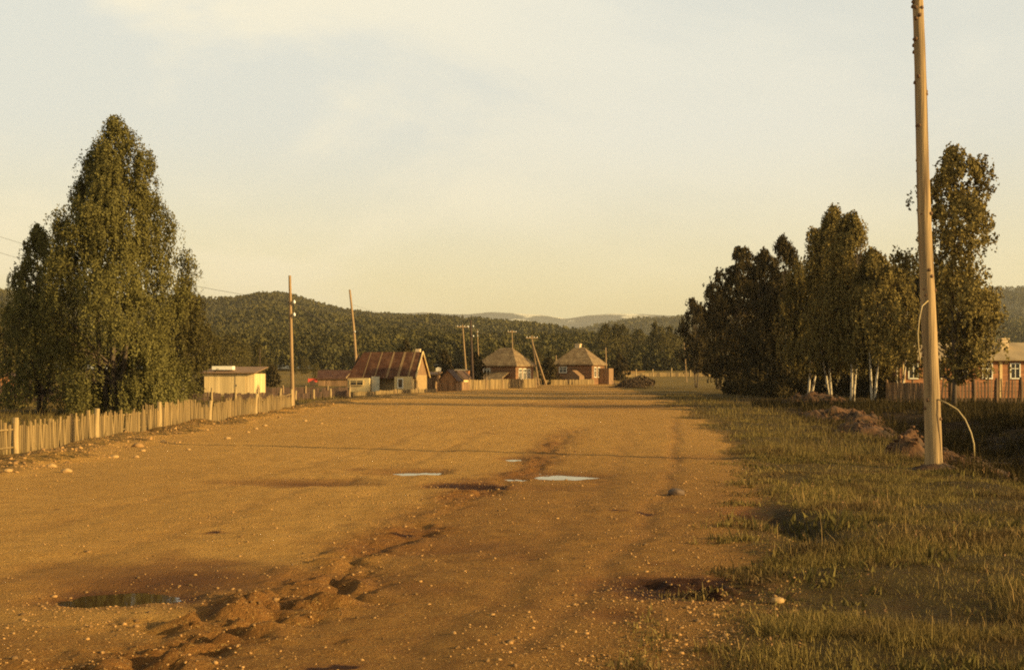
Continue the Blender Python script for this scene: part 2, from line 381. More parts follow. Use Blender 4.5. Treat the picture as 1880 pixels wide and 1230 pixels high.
M['hill2'] = mat('far_forest_slope', (.062, .054, .022), .95, .35, .02, col2=(.095, .078, .030), cscale=.012, bump=1.0, bscale=.06)
M['mount'] = mat('bare_mountain', (.060, .068, .070), .95, .2, .004, col2=(.80, .74, .56), thr=(.55, .60), cscale=.0042, stretch=(1, .45, 1.6))
P_left = [(-500, 560), (-200, 545), (0, 543), (110, 556), (250, 556), (340, 553), (400, 557), (445, 552), (480, 546), (512, 546), (550, 554), (600, 566), (660, 575), (740, 580),
          (800, 582), (850, 588), (900, 593), (960, 600), (1000, 606), (1060, 614), (1130, 632), (1250, 660), (1400, 690)]
P_mid = [(700, 660), (900, 640), (1020, 615), (1060, 606), (1100, 600), (1150, 592), (1200, 588), (1250, 585), (1300, 580), (1400, 572), (1600, 555), (1750, 540), (1830, 531), (1880, 530), (1990, 538), (2300, 560)]
P_low = [(1250, 660), (1500, 640), (1650, 620), (1760, 590), (1800, 582), (1840, 588), (1900, 600), (2100, 600), (2400, 620)]
P_far = [(-300, 620), (400, 600), (600, 588), (700, 580), (740, 575), (780, 573), (830, 577), (860, 577), (900, 573), (940, 575), (990, 578), (1042, 585), (1080, 579), (1120, 576), (1180, 577), (1240, 580), (1300, 584), (1500, 600), (2300, 620)]
HL = hill('wooded_hill', 'long olive wooded hill across the valley', P_left, 380, 1500, 2100, 3.7, 5.5, M['hill'], 22, (-500, 1400), 81)
HM = hill('far_wooded_hill', 'hazy wooded hill rising towards the right', P_mid, 1300, 2700, 3600, 5, 7, M['hill2'], 40, (700, 2300), 83, ns=260)
HW = hill('low_wooded_hill', 'lower wooded rise behind the long red house', P_low, 700, 1500, 2000, 4, 6, M['hill2'], 16, (1250, 2400), 85)
HF = hill('mountains', 'faint distant mountains with snow patches', P_far, 4600, 6600, 7500, 8, 0, M['mount'], 150, (-300, 2300), 87, ns=700, cols=400, rows=70)
def hz(Hd, px, Y):
    p, y, Z = Hd
    i = np.clip(np.searchsorted(p, px) - 1, 0, len(p) - 2); j = np.clip(np.searchsorted(y, Y) - 1, 0, len(y) - 2)
    u = (px - p[i]) / (p[i + 1] - p[i]); v = (Y - y[j]) / (y[j + 1] - y[j])
    return (Z[j, i] * (1 - u) + Z[j, i + 1] * u) * (1 - v) + (Z[j + 1, i] * (1 - u) + Z[j + 1, i + 1] * u) * v

# leaf faces: rhombi around points C with outward directions O
def leaf_quads(rng, C, O, size, down=.5, outw=.6, asp=.55):
    n = len(C)
    a = rng.normal(size=(n, 3)); a[:, 2] -= down * 2; a /= np.linalg.norm(a, axis=1)[:, None] + 1e-9
    nm = rng.normal(size=(n, 3)) * (1 - outw) + O * outw * 1.6; nm -= a * (nm * a).sum(1)[:, None]; nm /= np.linalg.norm(nm, axis=1)[:, None] + 1e-9
    b = np.cross(nm, a); l = (size * rng.uniform(.6, 1.3, n))[:, None]
    V = np.stack([C - a * l * .5, C + b * l * asp * .5, C + a * l * .5, C - b * l * asp * .5], 1).reshape(-1, 3)
    return V, np.arange(n * 4).reshape(-1, 4)

def forest(name, label, Hd, n, pxr, Yr, hr, k, leaf, seed, m, dens_exp=1.0):
    rng = np.random.default_rng(seed)
    px = rng.uniform(*pxr, n); Y = Yr[0] + (Yr[1] - Yr[0]) * rng.uniform(0, 1, n) ** dens_exp
    X = px2x(px, Y); Z = hz(Hd, px, Y)
    keep = fbm(X, Y, 60, 3, seed) > .36
    X, Y, Z = X[keep], Y[keep], Z[keep]; n = len(X)
    H = rng.uniform(*hr, n) * (.7 + .6 * fbm(X, Y, 40, 2, seed + 3)); con = rng.uniform(size=n) < .55
    t = rng.uniform(.05, 1, (n, k)) ** .9
    w = np.where(con[:, None], .20 * (1.04 - t), .30 * np.sqrt(np.clip(1 - (2 * t - .95) ** 2, .02, 1)))
    ph = rng.uniform(0, 2 * math.pi, (n, k)); r = w * H[:, None] * rng.uniform(.55, 1.1, (n, k))
    O = np.stack([np.cos(ph), np.sin(ph), .35 + 0 * ph], -1)
    C = np.stack([X[:, None] + r * np.cos(ph), Y[:, None] + r * np.sin(ph), Z[:, None] + t * H[:, None]], -1)
    V, Fq = leaf_quads(rng, C.reshape(-1, 3), O.reshape(-1, 3), np.repeat(H, k) * leaf, .3, .6, .7)
    tag(np_mesh(name, V, Fq, m), label, 'forest', kind='stuff')
forest('hillside_forest', 'dense forest covering the long olive hill', HL, 36000, (-60, 1330), (560, 1560), (4.4, 7.4), 22, .31, 5, M['leaf_hill'], .9)
forest('valley_forest', 'dark belt of forest at the foot of the long olive hill', HL, 6500, (-60, 1330), (330, 620), (4.6, 7.6), 90, .15, 7, M['leaf_hill'], 1.0)
forest('far_hillside_forest', 'hazy forest on the hill beyond the dark wood', HM, 17000, (1000, 2290), (1500, 2760), (7, 11), 16, .34, 6, M['leaf_hill'], .9)
forest('low_hill_forest', 'pale forest on the low rise behind the red house', HW, 4600, (1560, 2390), (720, 1540), (7, 11), 22, .3, 8, M['leaf_hill'], .9)

# ------------------------------------------------------------------ trees
def prof_at(prof, t):
    T_ = [p[0] for p in prof]
    return np.interp(t, T_, [p[1] for p in prof]), np.interp(t, T_, [p[2] for p in prof])
def make_tree(name, label, cat, loc, H, prof, seed, nclump=420, per=4, nleaf=14, leaf=.11, droop=.9, leafm='leaf', bark='birch_bark', r0=.15,
              stems=((0, 0),), group=None, gap=.42, shell=.5, lean=0., spread=.42, cname='crown', depth=1.0, boughs=52):
    rng = np.random.default_rng(seed)
    root = thing(name, label, cat, loc, 0, group)
    tb = MB(); axes = []
    for si, (sx, sy) in enumerate(stems):
        pts = []; top = H * (.5 + .08 * si if sy < -.5 else .88 if si == 0 else .70)
        for k in range(10):
            t = k / 9; w = .12 * H / 12
            pts.append((sx * min(1, .25 + 1.4 * t) + lean * t * t + w * math.sin(2.1 * t * 3 + seed + si) * t, sy * min(1, .25 + t) + w * math.cos(1.7 * t * 3 + seed * 2) * t, -0.15 + t * (top + .15)))
        tb.tube(pts, [r0 * (1.25 if k == 0 else 1) * (1 - .93 * k / 9) + .012 for k in range(10)], 9); axes.append(pts)
    tb.build('trunk', M[bark], root, True); tb = MB()
    t = rng.uniform(prof[0][0], 1, nclump * 6)
    rl, rr = prof_at(prof, t)
    wmax = max(max(p[1], p[2]) for p in prof)
    ok = rng.uniform(size=len(t)) < (rl + rr) / (2 * wmax) + .12
    t = t[ok]; rl = rl[ok]; rr = rr[ok]
    ph = rng.uniform(0, 2 * math.pi, len(t)); c, s = np.cos(ph), np.sin(ph)
    Rr = np.where(c > 0, rr, rl); Rd = (rl + rr) / 2 * depth
    rad = np.sqrt((Rr * c) ** 2 + (Rd * s) ** 2)
    rad = rad * (.46 + .82 * vnoise(ph * 1.5 + seed, t * 8, seed)) * rng.uniform(0, 1, len(t)) ** shell
    P = np.stack([rad * c, rad * s, t * H], -1); P[:, 0] += lean * t * t
    k3 = 9.0 / H
    keep = fbm(P[:, 0] * k3 + P[:, 2] * k3 * .35 + seed, P[:, 2] * k3 * .9 - P[:, 1] * k3 * .6, 1.1, 2, seed) > gap
    P = P[keep][:nclump]
    if nclump > 150:                                   # gather the clumps into boughs with gaps between them
        bo = P[rng.choice(len(P), min(len(P), boughs), replace=False)]
        near = ((P[:, None, :] - bo[None]) ** 2 * np.array([1, 1, .55])).sum(2).argmin(1)
        pull = rng.uniform(.22, .52, len(bo))[near][:, None]
        P = P + (bo[near] - P) * pull
    for i in range(0, len(P), max(1, len(P) // 90)):                      # limbs reaching the outer clumps
        ax = axes[i % len(axes)]; p = Vector(P[i])
        zt = max(H * .1, p.z - (.25 + .5 * rng.uniform()) * math.hypot(p.x, p.y) * 1.6)
        f = min(max((zt + .15) / (ax[-1][2] + .15), 0), .95) * 9; k = int(f); u = f - k
        q = Vector(ax[k]).lerp(Vector(ax[k + 1]), u)
        mid = q.lerp(p, .55) + Vector((0, 0, .06 * (p - q).length))
        rb = r0 * .34 * (1 - .8 * zt / H) + .008
        tb.tube([q, mid, p], [rb, rb * .6, .008], 5, False)
    tb.build('limbs', M['dark_bark'], root, True)
    n = len(P)
    sp = spread * (H / 12) ** .5
    S = np.repeat(P, per, 0) + rng.normal(size=(n * per, 3)) * np.array([sp, sp, sp * .8]) * np.clip(1.25 - .9 * (np.repeat(P, per, 0)[:, 2:3] / H), .3, 1)
    Ls = rng.uniform(.25, 1.0, n * per) * droop
    u = rng.uniform(0, 1, (n * per, nleaf))
    out = S * np.array([1, 1, 0]); out /= np.linalg.norm(out, axis=1)[:, None] + 1e-6
    C = S[:, None, :] + out[:, None, :] * (.16 * u * (1 - u) * 4)[:, :, None] * Ls[:, None, None]
    C[:, :, 2] -= u * Ls[:, None]
    C += rng.normal(size=C.shape) * .045
    C[:, :, 2] = np.maximum(C[:, :, 2], .05 + rng.uniform(0, .3, C.shape[:2]))
    O = np.repeat(out[:, None, :], nleaf, 1).copy(); O[:, :, 2] = .3
    low = (prof[0][0] * H - .25) * (.55 + .95 * vnoise(C[:, :, 0] * .9 + seed, C[:, :, 1] * .9, seed))
    sel = C[:, :, 2] > low; C = C[sel]; O = O[sel]
    Vv, Fq = leaf_quads(rng, C.reshape(-1, 3), O.reshape(-1, 3), np.full(len(C), leaf), .5, .55, .62)
    np_mesh(cname, Vv, Fq, M[leafm], root)
    return root
def px_tree(name, label, px, Y, top, prof_px, seed, dz=0, **k):
    """profile given as (photo row, pixels to one side, pixels to the other side)"""
    X = px2x(px, Y); z = T(X, Y) + dz; H = py2z(top, Y) - z; s = Y / F
    pr = sorted([((py2z(p[0], Y) - z) / H, p[1] * s, p[2] * s) for p in prof_px]) + [(1.0, .12, .12)]
    return make_tree(name, label, k.pop('cat', 'birch'), (X, Y, z), H, pr, seed, **k)

# left side
px_tree('birch_tree', 'tall olive birch with drooping branches behind the low pale picket fence', 208, 62, 164,
        [(754, 140, 112), (715, 172, 132), (650, 186, 145), (560, 172, 134), (480, 150, 120), (400, 118, 104), (330, 86, 90), (290, 66, 72), (255, 40, 50), (228, 14, 28)], 3,
        nclump=1500, per=5, nleaf=24, leaf=.115, droop=1.6, r0=.15, stems=((0, 0), (-1.1, .5), (.8, .4)), boughs=120, gap=.36, shell=.38, spread=.25, bark='dark_bark')
px_tree('birch_tree', 'shorter loose birch leaning out on the outer side of the tall drooping birch', 72, 64, 408,
        [(740, 105, 90), (640, 115, 105), (540, 95, 100), (490, 68, 68), (440, 32, 34)], 5, nclump=420, per=4, nleaf=22, leaf=.115, droop=1.2, r0=.10, gap=.48, bark='dark_bark', spread=.3, shell=.5, stems=((0, 0), (.6, .3)))
px_tree('birch_tree', 'low bushy birch filling the gap between the tall drooping birch and the pale plank shed', 338, 82, 500,
        [(735, 55, 60), (660, 60, 62), (590, 45, 45), (545, 30, 30)], 9, nclump=400, per=4, nleaf=18, leaf=.125, leafm='leaf_mid', droop=1.0, r0=.09, gap=.38, spread=.4)
px_tree('willow_bush', 'dull green bush beside the pale plank shed', 385, 125, 590, [(728, 40, 34), (680, 42, 38), (630, 30, 28)], 12, nclump=180, per=4, nleaf=12, leaf=.22, r0=.07,
        leafm='leaf_mid', bark='dark_bark', cat='bush', gap=.35)
px_tree('bushy_tree', 'bushy tree behind the dark red plank fence', 20, 110, 560, [(740, 90, 90), (650, 100, 95), (600, 60, 60)], 14, nclump=380, per=4, nleaf=12, leaf=.2, r0=.1, leafm='leaf_mid', bark='dark_bark', cat='tree', gap=.36)

# right-hand row
GR = 'birches in the roadside row'
def rt(label, px, Y, top, hw, seed, base=705, **k):
    hh = base - top
    pr = [(base, hw * .55, hw * .5), (base - .18 * hh, hw * .95, hw * .9), (base - .42 * hh, hw, hw), (base - .65 * hh, hw * .92, hw * .92), (base - .82 * hh, hw * .74, hw * .74), (base - .93 * hh, hw * .42, hw * .42), (base - .985 * hh, hw * .15, hw * .15)]
    kk = dict(nclump=640, per=4, nleaf=17, leaf=.18, droop=1.3, r0=.085, gap=.34, spread=.42, stems=((-.35, -1.0), (.35, -1.1)), group=GR, leafm='leaf_grove'); hw = hw * 1.38; kk.update(k)
    return px_tree(kk.pop('name', 'birch_tree'), label, px, Y, top, pr, seed, **kk)
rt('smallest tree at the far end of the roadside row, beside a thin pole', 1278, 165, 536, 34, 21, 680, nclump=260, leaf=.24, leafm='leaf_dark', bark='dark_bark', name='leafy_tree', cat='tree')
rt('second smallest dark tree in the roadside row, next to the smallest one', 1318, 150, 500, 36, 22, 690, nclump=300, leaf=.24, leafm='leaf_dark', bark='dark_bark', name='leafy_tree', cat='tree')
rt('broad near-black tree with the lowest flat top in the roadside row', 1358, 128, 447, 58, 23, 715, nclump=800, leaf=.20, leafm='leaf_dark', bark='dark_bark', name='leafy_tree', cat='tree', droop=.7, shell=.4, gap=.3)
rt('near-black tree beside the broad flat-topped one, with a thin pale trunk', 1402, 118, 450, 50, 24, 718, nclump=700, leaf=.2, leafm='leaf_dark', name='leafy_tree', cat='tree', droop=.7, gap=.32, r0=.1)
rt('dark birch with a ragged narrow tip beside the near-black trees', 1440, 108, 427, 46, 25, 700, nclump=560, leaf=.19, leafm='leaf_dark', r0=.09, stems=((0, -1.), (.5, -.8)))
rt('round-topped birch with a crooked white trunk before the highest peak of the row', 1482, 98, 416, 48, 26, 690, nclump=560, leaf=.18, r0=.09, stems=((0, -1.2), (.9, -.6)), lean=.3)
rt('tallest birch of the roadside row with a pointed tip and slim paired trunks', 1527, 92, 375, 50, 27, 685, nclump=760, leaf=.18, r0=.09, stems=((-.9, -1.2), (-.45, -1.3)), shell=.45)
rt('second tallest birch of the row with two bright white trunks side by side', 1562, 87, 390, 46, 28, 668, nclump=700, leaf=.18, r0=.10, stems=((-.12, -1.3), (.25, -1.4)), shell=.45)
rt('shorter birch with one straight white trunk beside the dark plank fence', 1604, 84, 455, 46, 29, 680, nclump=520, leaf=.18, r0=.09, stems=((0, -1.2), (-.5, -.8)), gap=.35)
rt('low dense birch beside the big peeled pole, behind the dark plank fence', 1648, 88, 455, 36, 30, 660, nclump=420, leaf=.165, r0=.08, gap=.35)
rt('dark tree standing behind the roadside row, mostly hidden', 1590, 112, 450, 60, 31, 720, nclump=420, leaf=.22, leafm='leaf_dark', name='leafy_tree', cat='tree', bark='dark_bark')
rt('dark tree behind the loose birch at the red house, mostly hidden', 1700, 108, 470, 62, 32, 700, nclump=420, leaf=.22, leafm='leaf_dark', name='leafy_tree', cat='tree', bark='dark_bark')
px_tree('birch_tree', 'tall loose birch behind the big peeled pole, in front of the red house', 1752, 66, 262,
        [(690, 110, 40), (650, 150, 54), (590, 172, 90), (540, 162, 112), (480, 142, 112), (420, 128, 88), (370, 104, 72), (320, 54, 60), (290, 18, 54)], 33,
        nclump=800, per=4, nleaf=13, leaf=.17, droop=.8, r0=.12, gap=.42, shell=.5, spread=.34, leafm='leaf_grove', bark='dark_bark')
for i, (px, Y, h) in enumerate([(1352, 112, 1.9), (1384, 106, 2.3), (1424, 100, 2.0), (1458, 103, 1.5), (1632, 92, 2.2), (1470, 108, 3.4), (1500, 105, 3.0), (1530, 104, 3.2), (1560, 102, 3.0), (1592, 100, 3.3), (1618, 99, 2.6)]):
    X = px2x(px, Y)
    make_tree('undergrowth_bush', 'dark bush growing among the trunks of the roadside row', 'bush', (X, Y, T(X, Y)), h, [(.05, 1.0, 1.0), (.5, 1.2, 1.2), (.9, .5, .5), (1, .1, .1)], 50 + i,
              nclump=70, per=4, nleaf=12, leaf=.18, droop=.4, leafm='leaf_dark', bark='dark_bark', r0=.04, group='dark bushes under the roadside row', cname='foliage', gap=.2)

# bushes and trees around the village
def bush(px, Y, top, hw, label, seed, leafm='leaf_dark', n=110, leaf=.26, name='dark_bush'):
    X = px2x(px, Y); z = T(X, Y); H = py2z(top, Y) - z; w = hw * Y / F
    return make_tree(name, label, 'bush', (X, Y, z), H, [(.03, w * .8, w * .8), (.4, w, w), (.75, w * .8, w * .8), (1, w * .15, w * .15)], seed, nclump=n, per=4, nleaf=12, leaf=leaf,
                     droop=.4, leafm=leafm, bark='dark_bark', r0=.06, cname='foliage', gap=.25)
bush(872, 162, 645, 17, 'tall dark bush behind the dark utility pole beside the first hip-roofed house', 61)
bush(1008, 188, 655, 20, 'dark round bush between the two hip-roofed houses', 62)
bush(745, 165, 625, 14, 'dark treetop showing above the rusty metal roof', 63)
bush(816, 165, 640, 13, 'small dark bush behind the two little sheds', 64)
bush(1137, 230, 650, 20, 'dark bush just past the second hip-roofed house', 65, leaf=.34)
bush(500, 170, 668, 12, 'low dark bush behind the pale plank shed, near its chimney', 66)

hp = [(13.6, 29), (15.2, 33), (17.2, 38), (19.6, 44), (22.4, 51)]  # out-of-view bushes added only to shade the ditch
make_tree('shade_hedge', 'unseen leafy screen added to shade the ditch, past the big peeled pole', 'shade_hedge', (17.6, 39, T(17.6, 39)), 1.75, [(.03, 1.1, 1.1), (.5, 1.2, 1.2), (.9, .8, .8), (1, .3, .3)], 71,
          nclump=10, per=2, nleaf=8, leaf=.12, droop=.3, leafm='leaf_dark', bark='dark_bark', r0=.05, cname='foliage', gap=.2)
_h = COL.objects['shade_hedge']; _r = np.random.default_rng(3); _n = 26000; _u = _r.uniform(0, len(hp) - 1.001, _n)
_x = np.interp(_u, range(5), [p[0] for p in hp]) + _r.normal(size=_n) * .42; _y = np.interp(_u, range(5), [p[1] for p in hp]) + _r.normal(size=_n) * .42
_hh = 1.35 + .6 * fbm(_x, _y, 1.6, 3, 6); _z = terrain(_x, _y) + _hh * _r.uniform(0, 1, _n) ** .8
_f = [c for c in _h.children if c.name.startswith('foliage')][0]; bpy.data.objects.remove(_f)
_V, _F = leaf_quads(_r, np.stack([_x, _y, _z], -1) - np.array([17.6, 39, T(17.6, 39)]), _r.normal(size=(_n, 3)), np.full(_n, .14), .3, .3, .6); np_mesh('foliage', _V, _F, M['leaf_dark'], _h)

def mid_tree(kind, seed, k=420):
    rng = np.random.default_rng(seed); root = thing('wood_edge_tree', None, 'tree', (0, 0, 0), 0, 'trees along the edge of the far wood')
    H = 11.
    tb = MB(); tb.tube([(0, 0, -.3), (.1, 0, 4), (0, .1, 10)], [.2, .14, .03], 6); tb.build('trunk', M['dark_bark'], root)
    t = rng.uniform(.08, 1, k); ph = rng.uniform(0, 2 * math.pi, k)
    w = (.19 * (1.05 - t) * (.75 + .5 * (np.sin(t * 42) > 0))) if kind == 'cone' else .27 * np.sqrt(np.clip(1 - (2 * t - .95) ** 2, .03, 1)) * (.75 + .5 * vnoise(ph * 1.5, t * 5, seed))
    r = w * H * rng.uniform(0, 1, k) ** .35
    C = np.stack([r * np.cos(ph), r * np.sin(ph), t * H], -1); O = np.stack([np.cos(ph), np.sin(ph), .3 + 0 * ph], -1)
    Cn = np.repeat(C, 5, 0) + rng.normal(size=(k * 5, 3)) * .32
    Vv, Fq = leaf_quads(rng, Cn, np.repeat(O, 5, 0), np.full(k * 5, .42), .4, .55, .7)
    np_mesh('crown', Vv, Fq, M['leaf_mid'] if kind != 'dark' else M['leaf_dark'], root)
    return root
protos = [mid_tree('cone', 1), mid_tree('round', 2), mid_tree('cone', 3), mid_tree('round', 4)]
LAB = {0: 'slim pointed conifer at the edge of the far wood', 1: 'round broadleaf tree at the edge of the far wood'}
used = set(); cnt = 0
rr_ = random.Random(11)
spots = [(rr_.uniform(1095, 1262), rr_.uniform(330, 470), rr_.uniform(.8, 1.15)) for _ in range(44)]
spots += [(rr_.uniform(470, 900), rr_.uniform(230, 380), rr_.uniform(.22, .40)) for _ in range(36)] + [(rr_.uniform(890, 1110), rr_.uniform(290, 430), rr_.uniform(.28, .48)) for _ in range(26)]
spots += [(rr_.uniform(300, 480), rr_.uniform(170, 330), rr_.uniform(.45, .8)) for _ in range(16)] + [(rr_.uniform(-40, 120), rr_.uniform(180, 330), rr_.uniform(.6, .9)) for _ in range(8)]
for px, Y, s in spots:
    k = rr_.choice([0, 0, 1, 1, 1, 2, 3, 3]); X = px2x(px, Y); loc = (X, Y, T(X, Y)); rz = rr_.uniform(0, 6.28); lab = LAB[k % 2]
    if k not in used:
        o = protos[k]; used.add(k); o.location = loc; o.rotation_euler = (0, 0, rz); o.scale = (s, s, s); o['label'] = lab
    else: o = dup(protos[k], loc, rz, lab, (s * rr_.uniform(.85, 1.2), s * rr_.uniform(.85, 1.2), s))
for k, p in enumerate(protos):
    if k not in used:
        bpy.data.objects.remove(p)

# ------------------------------------------------------------------ buildings
def window(root, x, y, z, w, h, rz=0, bars=1, paint='white', name='window'):
    """frame proud of the wall whose outward side is -y after turning by rz about the house's own origin"""
    def put(o): o.rotation_euler = (0, 0, rz); o.location = (x, y, z)
    b = MB(); t = .09
    b.box((-w / 2 - t / 2, -.03, 0), (t, .07, h + 2 * t)); b.box((w / 2 + t / 2, -.03, 0), (t, .07, h + 2 * t))
    b.box((0, -.03, h / 2 + t / 2), (w, .066, t)); b.box((0, -.04, -h / 2 - t / 2), (w, .1, t))
    for i in range(bars): b.box((-w / 2 + w * (i + 1) / (bars + 1), -.025, 0), (.05, .05, h))
    if bars: b.box((0, -.022, h * .17), (w, .04, .05))
    o = b.build(name, M[paint], root); put(o)
    p = MB(); p.box((0, -.008, 0), (w, .012, h)); p.build('pane', M['glass'], o)
    return o
def boards(b, x0, x1, y, z0, z1, n, th=.04, jag=0.0, rng=rnd):
    w = (x1 - x0) / n
    for i in range(n):
        j = rng.uniform(-jag, jag)
        b.box((x0 + w * (i + .5), y + rng.uniform(-.006, .006), (z0 + z1 + j) / 2), (w * .97, th, z1 - z0 + j))

def hip_house(name, label, px, Y, rz, Lx, Ly, wh, rh, ridge, extra=None):
    X = px2x(px, Y); z = T(X, Y); root = thing(name, label, 'house', (X, Y, z), rz)
    b = MB(); n = 13
    for i in range(n):                                    # log courses
        zz = wh * (i + .5) / n; o = .035 if i % 2 else 0
        b.box((0, -Ly / 2, zz), (Lx + .3, .2, wh / n * .97)); b.box((0, Ly / 2, zz), (Lx + .3, .2, wh / n * .97))
        b.box((-Lx / 2, 0, zz), (.2, Ly - .21, wh / n * .97)); b.box((Lx / 2, 0, zz), (.2, Ly - .21, wh / n * .97))
    b.build('wall', M['log_wall'], root)
    ov = .5; ax, ay = Lx / 2 + ov, Ly / 2 + ov; r = ridge / 2; e = wh - .12; t = .12
    b = MB()
    vs = [(-ax,-ay,e),(ax,-ay,e),(ax,ay,e),(-ax,ay,e),(-r,0,wh+rh),(r,0,wh+rh)]
    b.add(vs + [(x, y, q - t) for x, y, q in vs], ((0,1,5,4),(1,2,5),(2,3,4,5),(3,0,4),(7,6,10,11),(8,7,11),(9,8,11,10),(6,9,10),(0,6,7,1),(1,7,8,2),(2,8,9,3),(3,9,6,0)))
    # courses of shingle standing proud of the slopes
    rf = b.build('roof', M['shingle'], root)
    b = MB()
    for (sgn) in (-1, 1):
        for i in range(9):
            u = i / 9; u2 = (i + 1) / 9
            y0, y1 = sgn * ay * (1 - u), sgn * ay * (1 - u2); z0, z1 = e + (wh + rh - e) * u, e + (wh + rh - e) * u2
            x0, x1 = ax + (r - ax) * u, ax + (r - ax) * u2
            k = .035
            b.add([(-x0, y0, z0 + k + .03), (x0, y0, z0 + k + .03), (x1, y1, z1 + k), (-x1, y1, z1 + k), (-x0, y0, z0 + .004), (x0, y0, z0 + .004)], ((0,1,2,3),(0,4,5,1)))
            yy0, yy1 = ay * (1 - u), ay * (1 - u2)
            b.add([(sgn * x0, -yy0, z0 + k + .03), (sgn * x0, yy0, z0 + k + .03), (sgn * x1, yy1, z1 + k), (sgn * x1, -yy1, z1 + k), (sgn * x0, -yy0, z0 + .004), (sgn * x0, yy0, z0 + .004)], ((0,1,2,3),(0,4,5,1)))
    b.build('shingle_courses', M['shingle'], rf)
    return root
hA = hip_house('hip_roofed_house', 'dark log house under a grey hip roof, pale lean-to and fence before it', 929, 173, R(-28), 5.4, 5.0, 3.0, 2.25, 1.9)
for yy in (-1.25, .0, 1.25): window(hA, 2.8, yy, 1.75, .75, 1.3, R(90))
window(hA, -1.5, -2.61, 2.2, .9, .5, 0)
b = MB(); b.add([(-2.6,-5.2,.95),(1.9,-5.2,.95),(1.9,-2.75,2.0),(-2.6,-2.75,2.0),(-2.6,-5.2,.85),(1.9,-5.2,.85),(1.9,-2.75,1.9),(-2.6,-2.75,1.9)], ((0,1,2,3),(7,6,5,4),(0,4,5,1),(1,5,6,2),(2,6,7,3),(3,7,4,0)))
b.build('lean_to_roof', M['shingle'], hA)
b = MB(); boards(b, -2.5, 1.8, -5.0, 0, .86, 22, .04); b.build('lean_to_wall', M['plank_pale'], hA)
hB = hip_house('hip_roofed_house', 'farther log house under a grey hip roof with a pale chimney', 1064, 196, R(-24), 5.8, 5.4, 3.1, 2.5, 1.5)
for yy in (-1.3, .3): window(hB, 3.0, yy, 1.8, .8, 1.4, R(90))
window(hB, -1.6, -2.81, 2.2, 1.1, .8, 0)
b = MB(); b.box((-.3, .2, 5.45), (.75, .75, 1.2)); b.box((-.3, .2, 6.1), (.9, .9, .14)); b.build('chimney', M['brick'], hB)
b = MB(); b.prism([(-.4, 0), (1.9, 0), (1.9, 1.2), (.75, 2.1), (-.4, 1.2)], -5.0, -2.95); b.build('porch', M['plank_brown'], hB)
b = MB(); b.box((3.9, 1.2, 1.2), (1.6, 2.0, 2.4)); b.build('side_room', M['plank_brown'], hB)

# house with the rusty metal roof
Xh, Yh = px2x(715, 136), 136
hm = thing('metal_roofed_house', 'low limewashed house under a steep rusty metal roof with pale strips', 'house', (Xh, Yh, T(Xh, Yh)), R(-11))
Lx, Ly, eh, rh = 7.1, 5.0, 1.75, 4.2
b = MB(); b.box((0, .35, eh / 2), (Lx - .2, Ly - .7, eh)); b.build('wall', M['plaster_shaded'], hm)
b = MB(); n = 5
b.add([(Lx/2-.1,-2.5,eh+.002),(Lx/2-.1,2.5,eh+.002),(Lx/2-.1,0,rh-.1),(-Lx/2+.1,-2.5,eh+.002),(-Lx/2+.1,2.5,eh+.002),(-Lx/2+.1,0,rh-.1)], ((0,1,2),(4,3,5))); b2 = MB(); b2.add(b.v[3:], ((1,0,2),)); b2.build('gable', M['plank_brown'], hm); b.v = b.v[:3]; b.f = b.f[:1]; b.build('gable', M['plank_brown'], hm)
b = MB()
for s in (-1, 1):
    y0 = s * (Ly / 2 + .45); z0 = eh - .28
    vs = [(-Lx/2-.25, y0, z0), (Lx/2+.12, y0, z0), (Lx/2-.1+.2, 0, rh), (-Lx/2+.7, 0, rh)]
    b.add(vs + [(x, y, z - .07) for x, y, z in vs], ((0,1,2,3),(7,6,5,4),(0,4,5,1),(1,5,6,2),(2,6,7,3),(3,7,4,0)))
rf = b.build('roof', M['rust_roof'], hm)
for x, w in ((-.75, .07), (.55, .10), (1.75, .13), (2.85, .09), (-2.0, .05)):
    b = MB(); y0 = -(Ly / 2 + .45); z0 = eh - .28
    b.add([(x-w, y0, z0+.02), (x+w, y0, z0+.02), (x+w, -.02, rh+.015), (x-w, -.02, rh+.015), (x-w, y0, z0-.0), (x+w, y0, z0-.0)], ((0,1,2,3),(0,4,5,1)))
    b.build('roof_strip', M['pale_strip'], rf)
b = MB(); b.tube([(Lx/2+.14, -2.9, 1.5), (Lx/2+.12, 0, rh+.03)], .08, 6); b.tube([(Lx/2+.14, 2.9, 1.5), (Lx/2+.12, 0, rh+.03)], .08, 6); b.build('bargeboard', M['plaster'], hm)
b = MB(); b.tube([(-Lx/2-.3, -3.0, 1.42), (-Lx/2+.1, -2.1, 2.1), (-Lx/2+.35, -1.1, 3.0)], .09, 6); b.build('roof_edge_pole', M['pole_far'], rf)
b = MB(); b.box((-2.3, -3.1, .72), (2.35, .9, 1.44)); b.build('front_room', M['plaster'], hm)
window(hm, -2.5, -3.56, .95, 1.35, .42, 0, 1, 'plaster')
b = MB(); b.box((-.62, -3.0, .80), (.85, .12, 1.6)); d_ = b.build('door', M['greyblue'], hm); b = MB(); b.box((.62-.9, -3.08, .8), (.05, .05, .12)); b.build('handle', M['wire'], d_)
b = MB(); b.box((2.45, -2.9, .80), (1.8, 1.1, 1.60)); b.build('projecting_room', M['plaster'], hm)
window(hm, 2.2, -3.46, .9, .45, .85, 0, 0); window(hm, 3.36, -.9, .95, .5, 1.0, R(90), 0)
b = MB(); b.box((2.85, 1.1, 4.1), (.5, .5, .9)); b.build('chimney', M['brick'], hm)

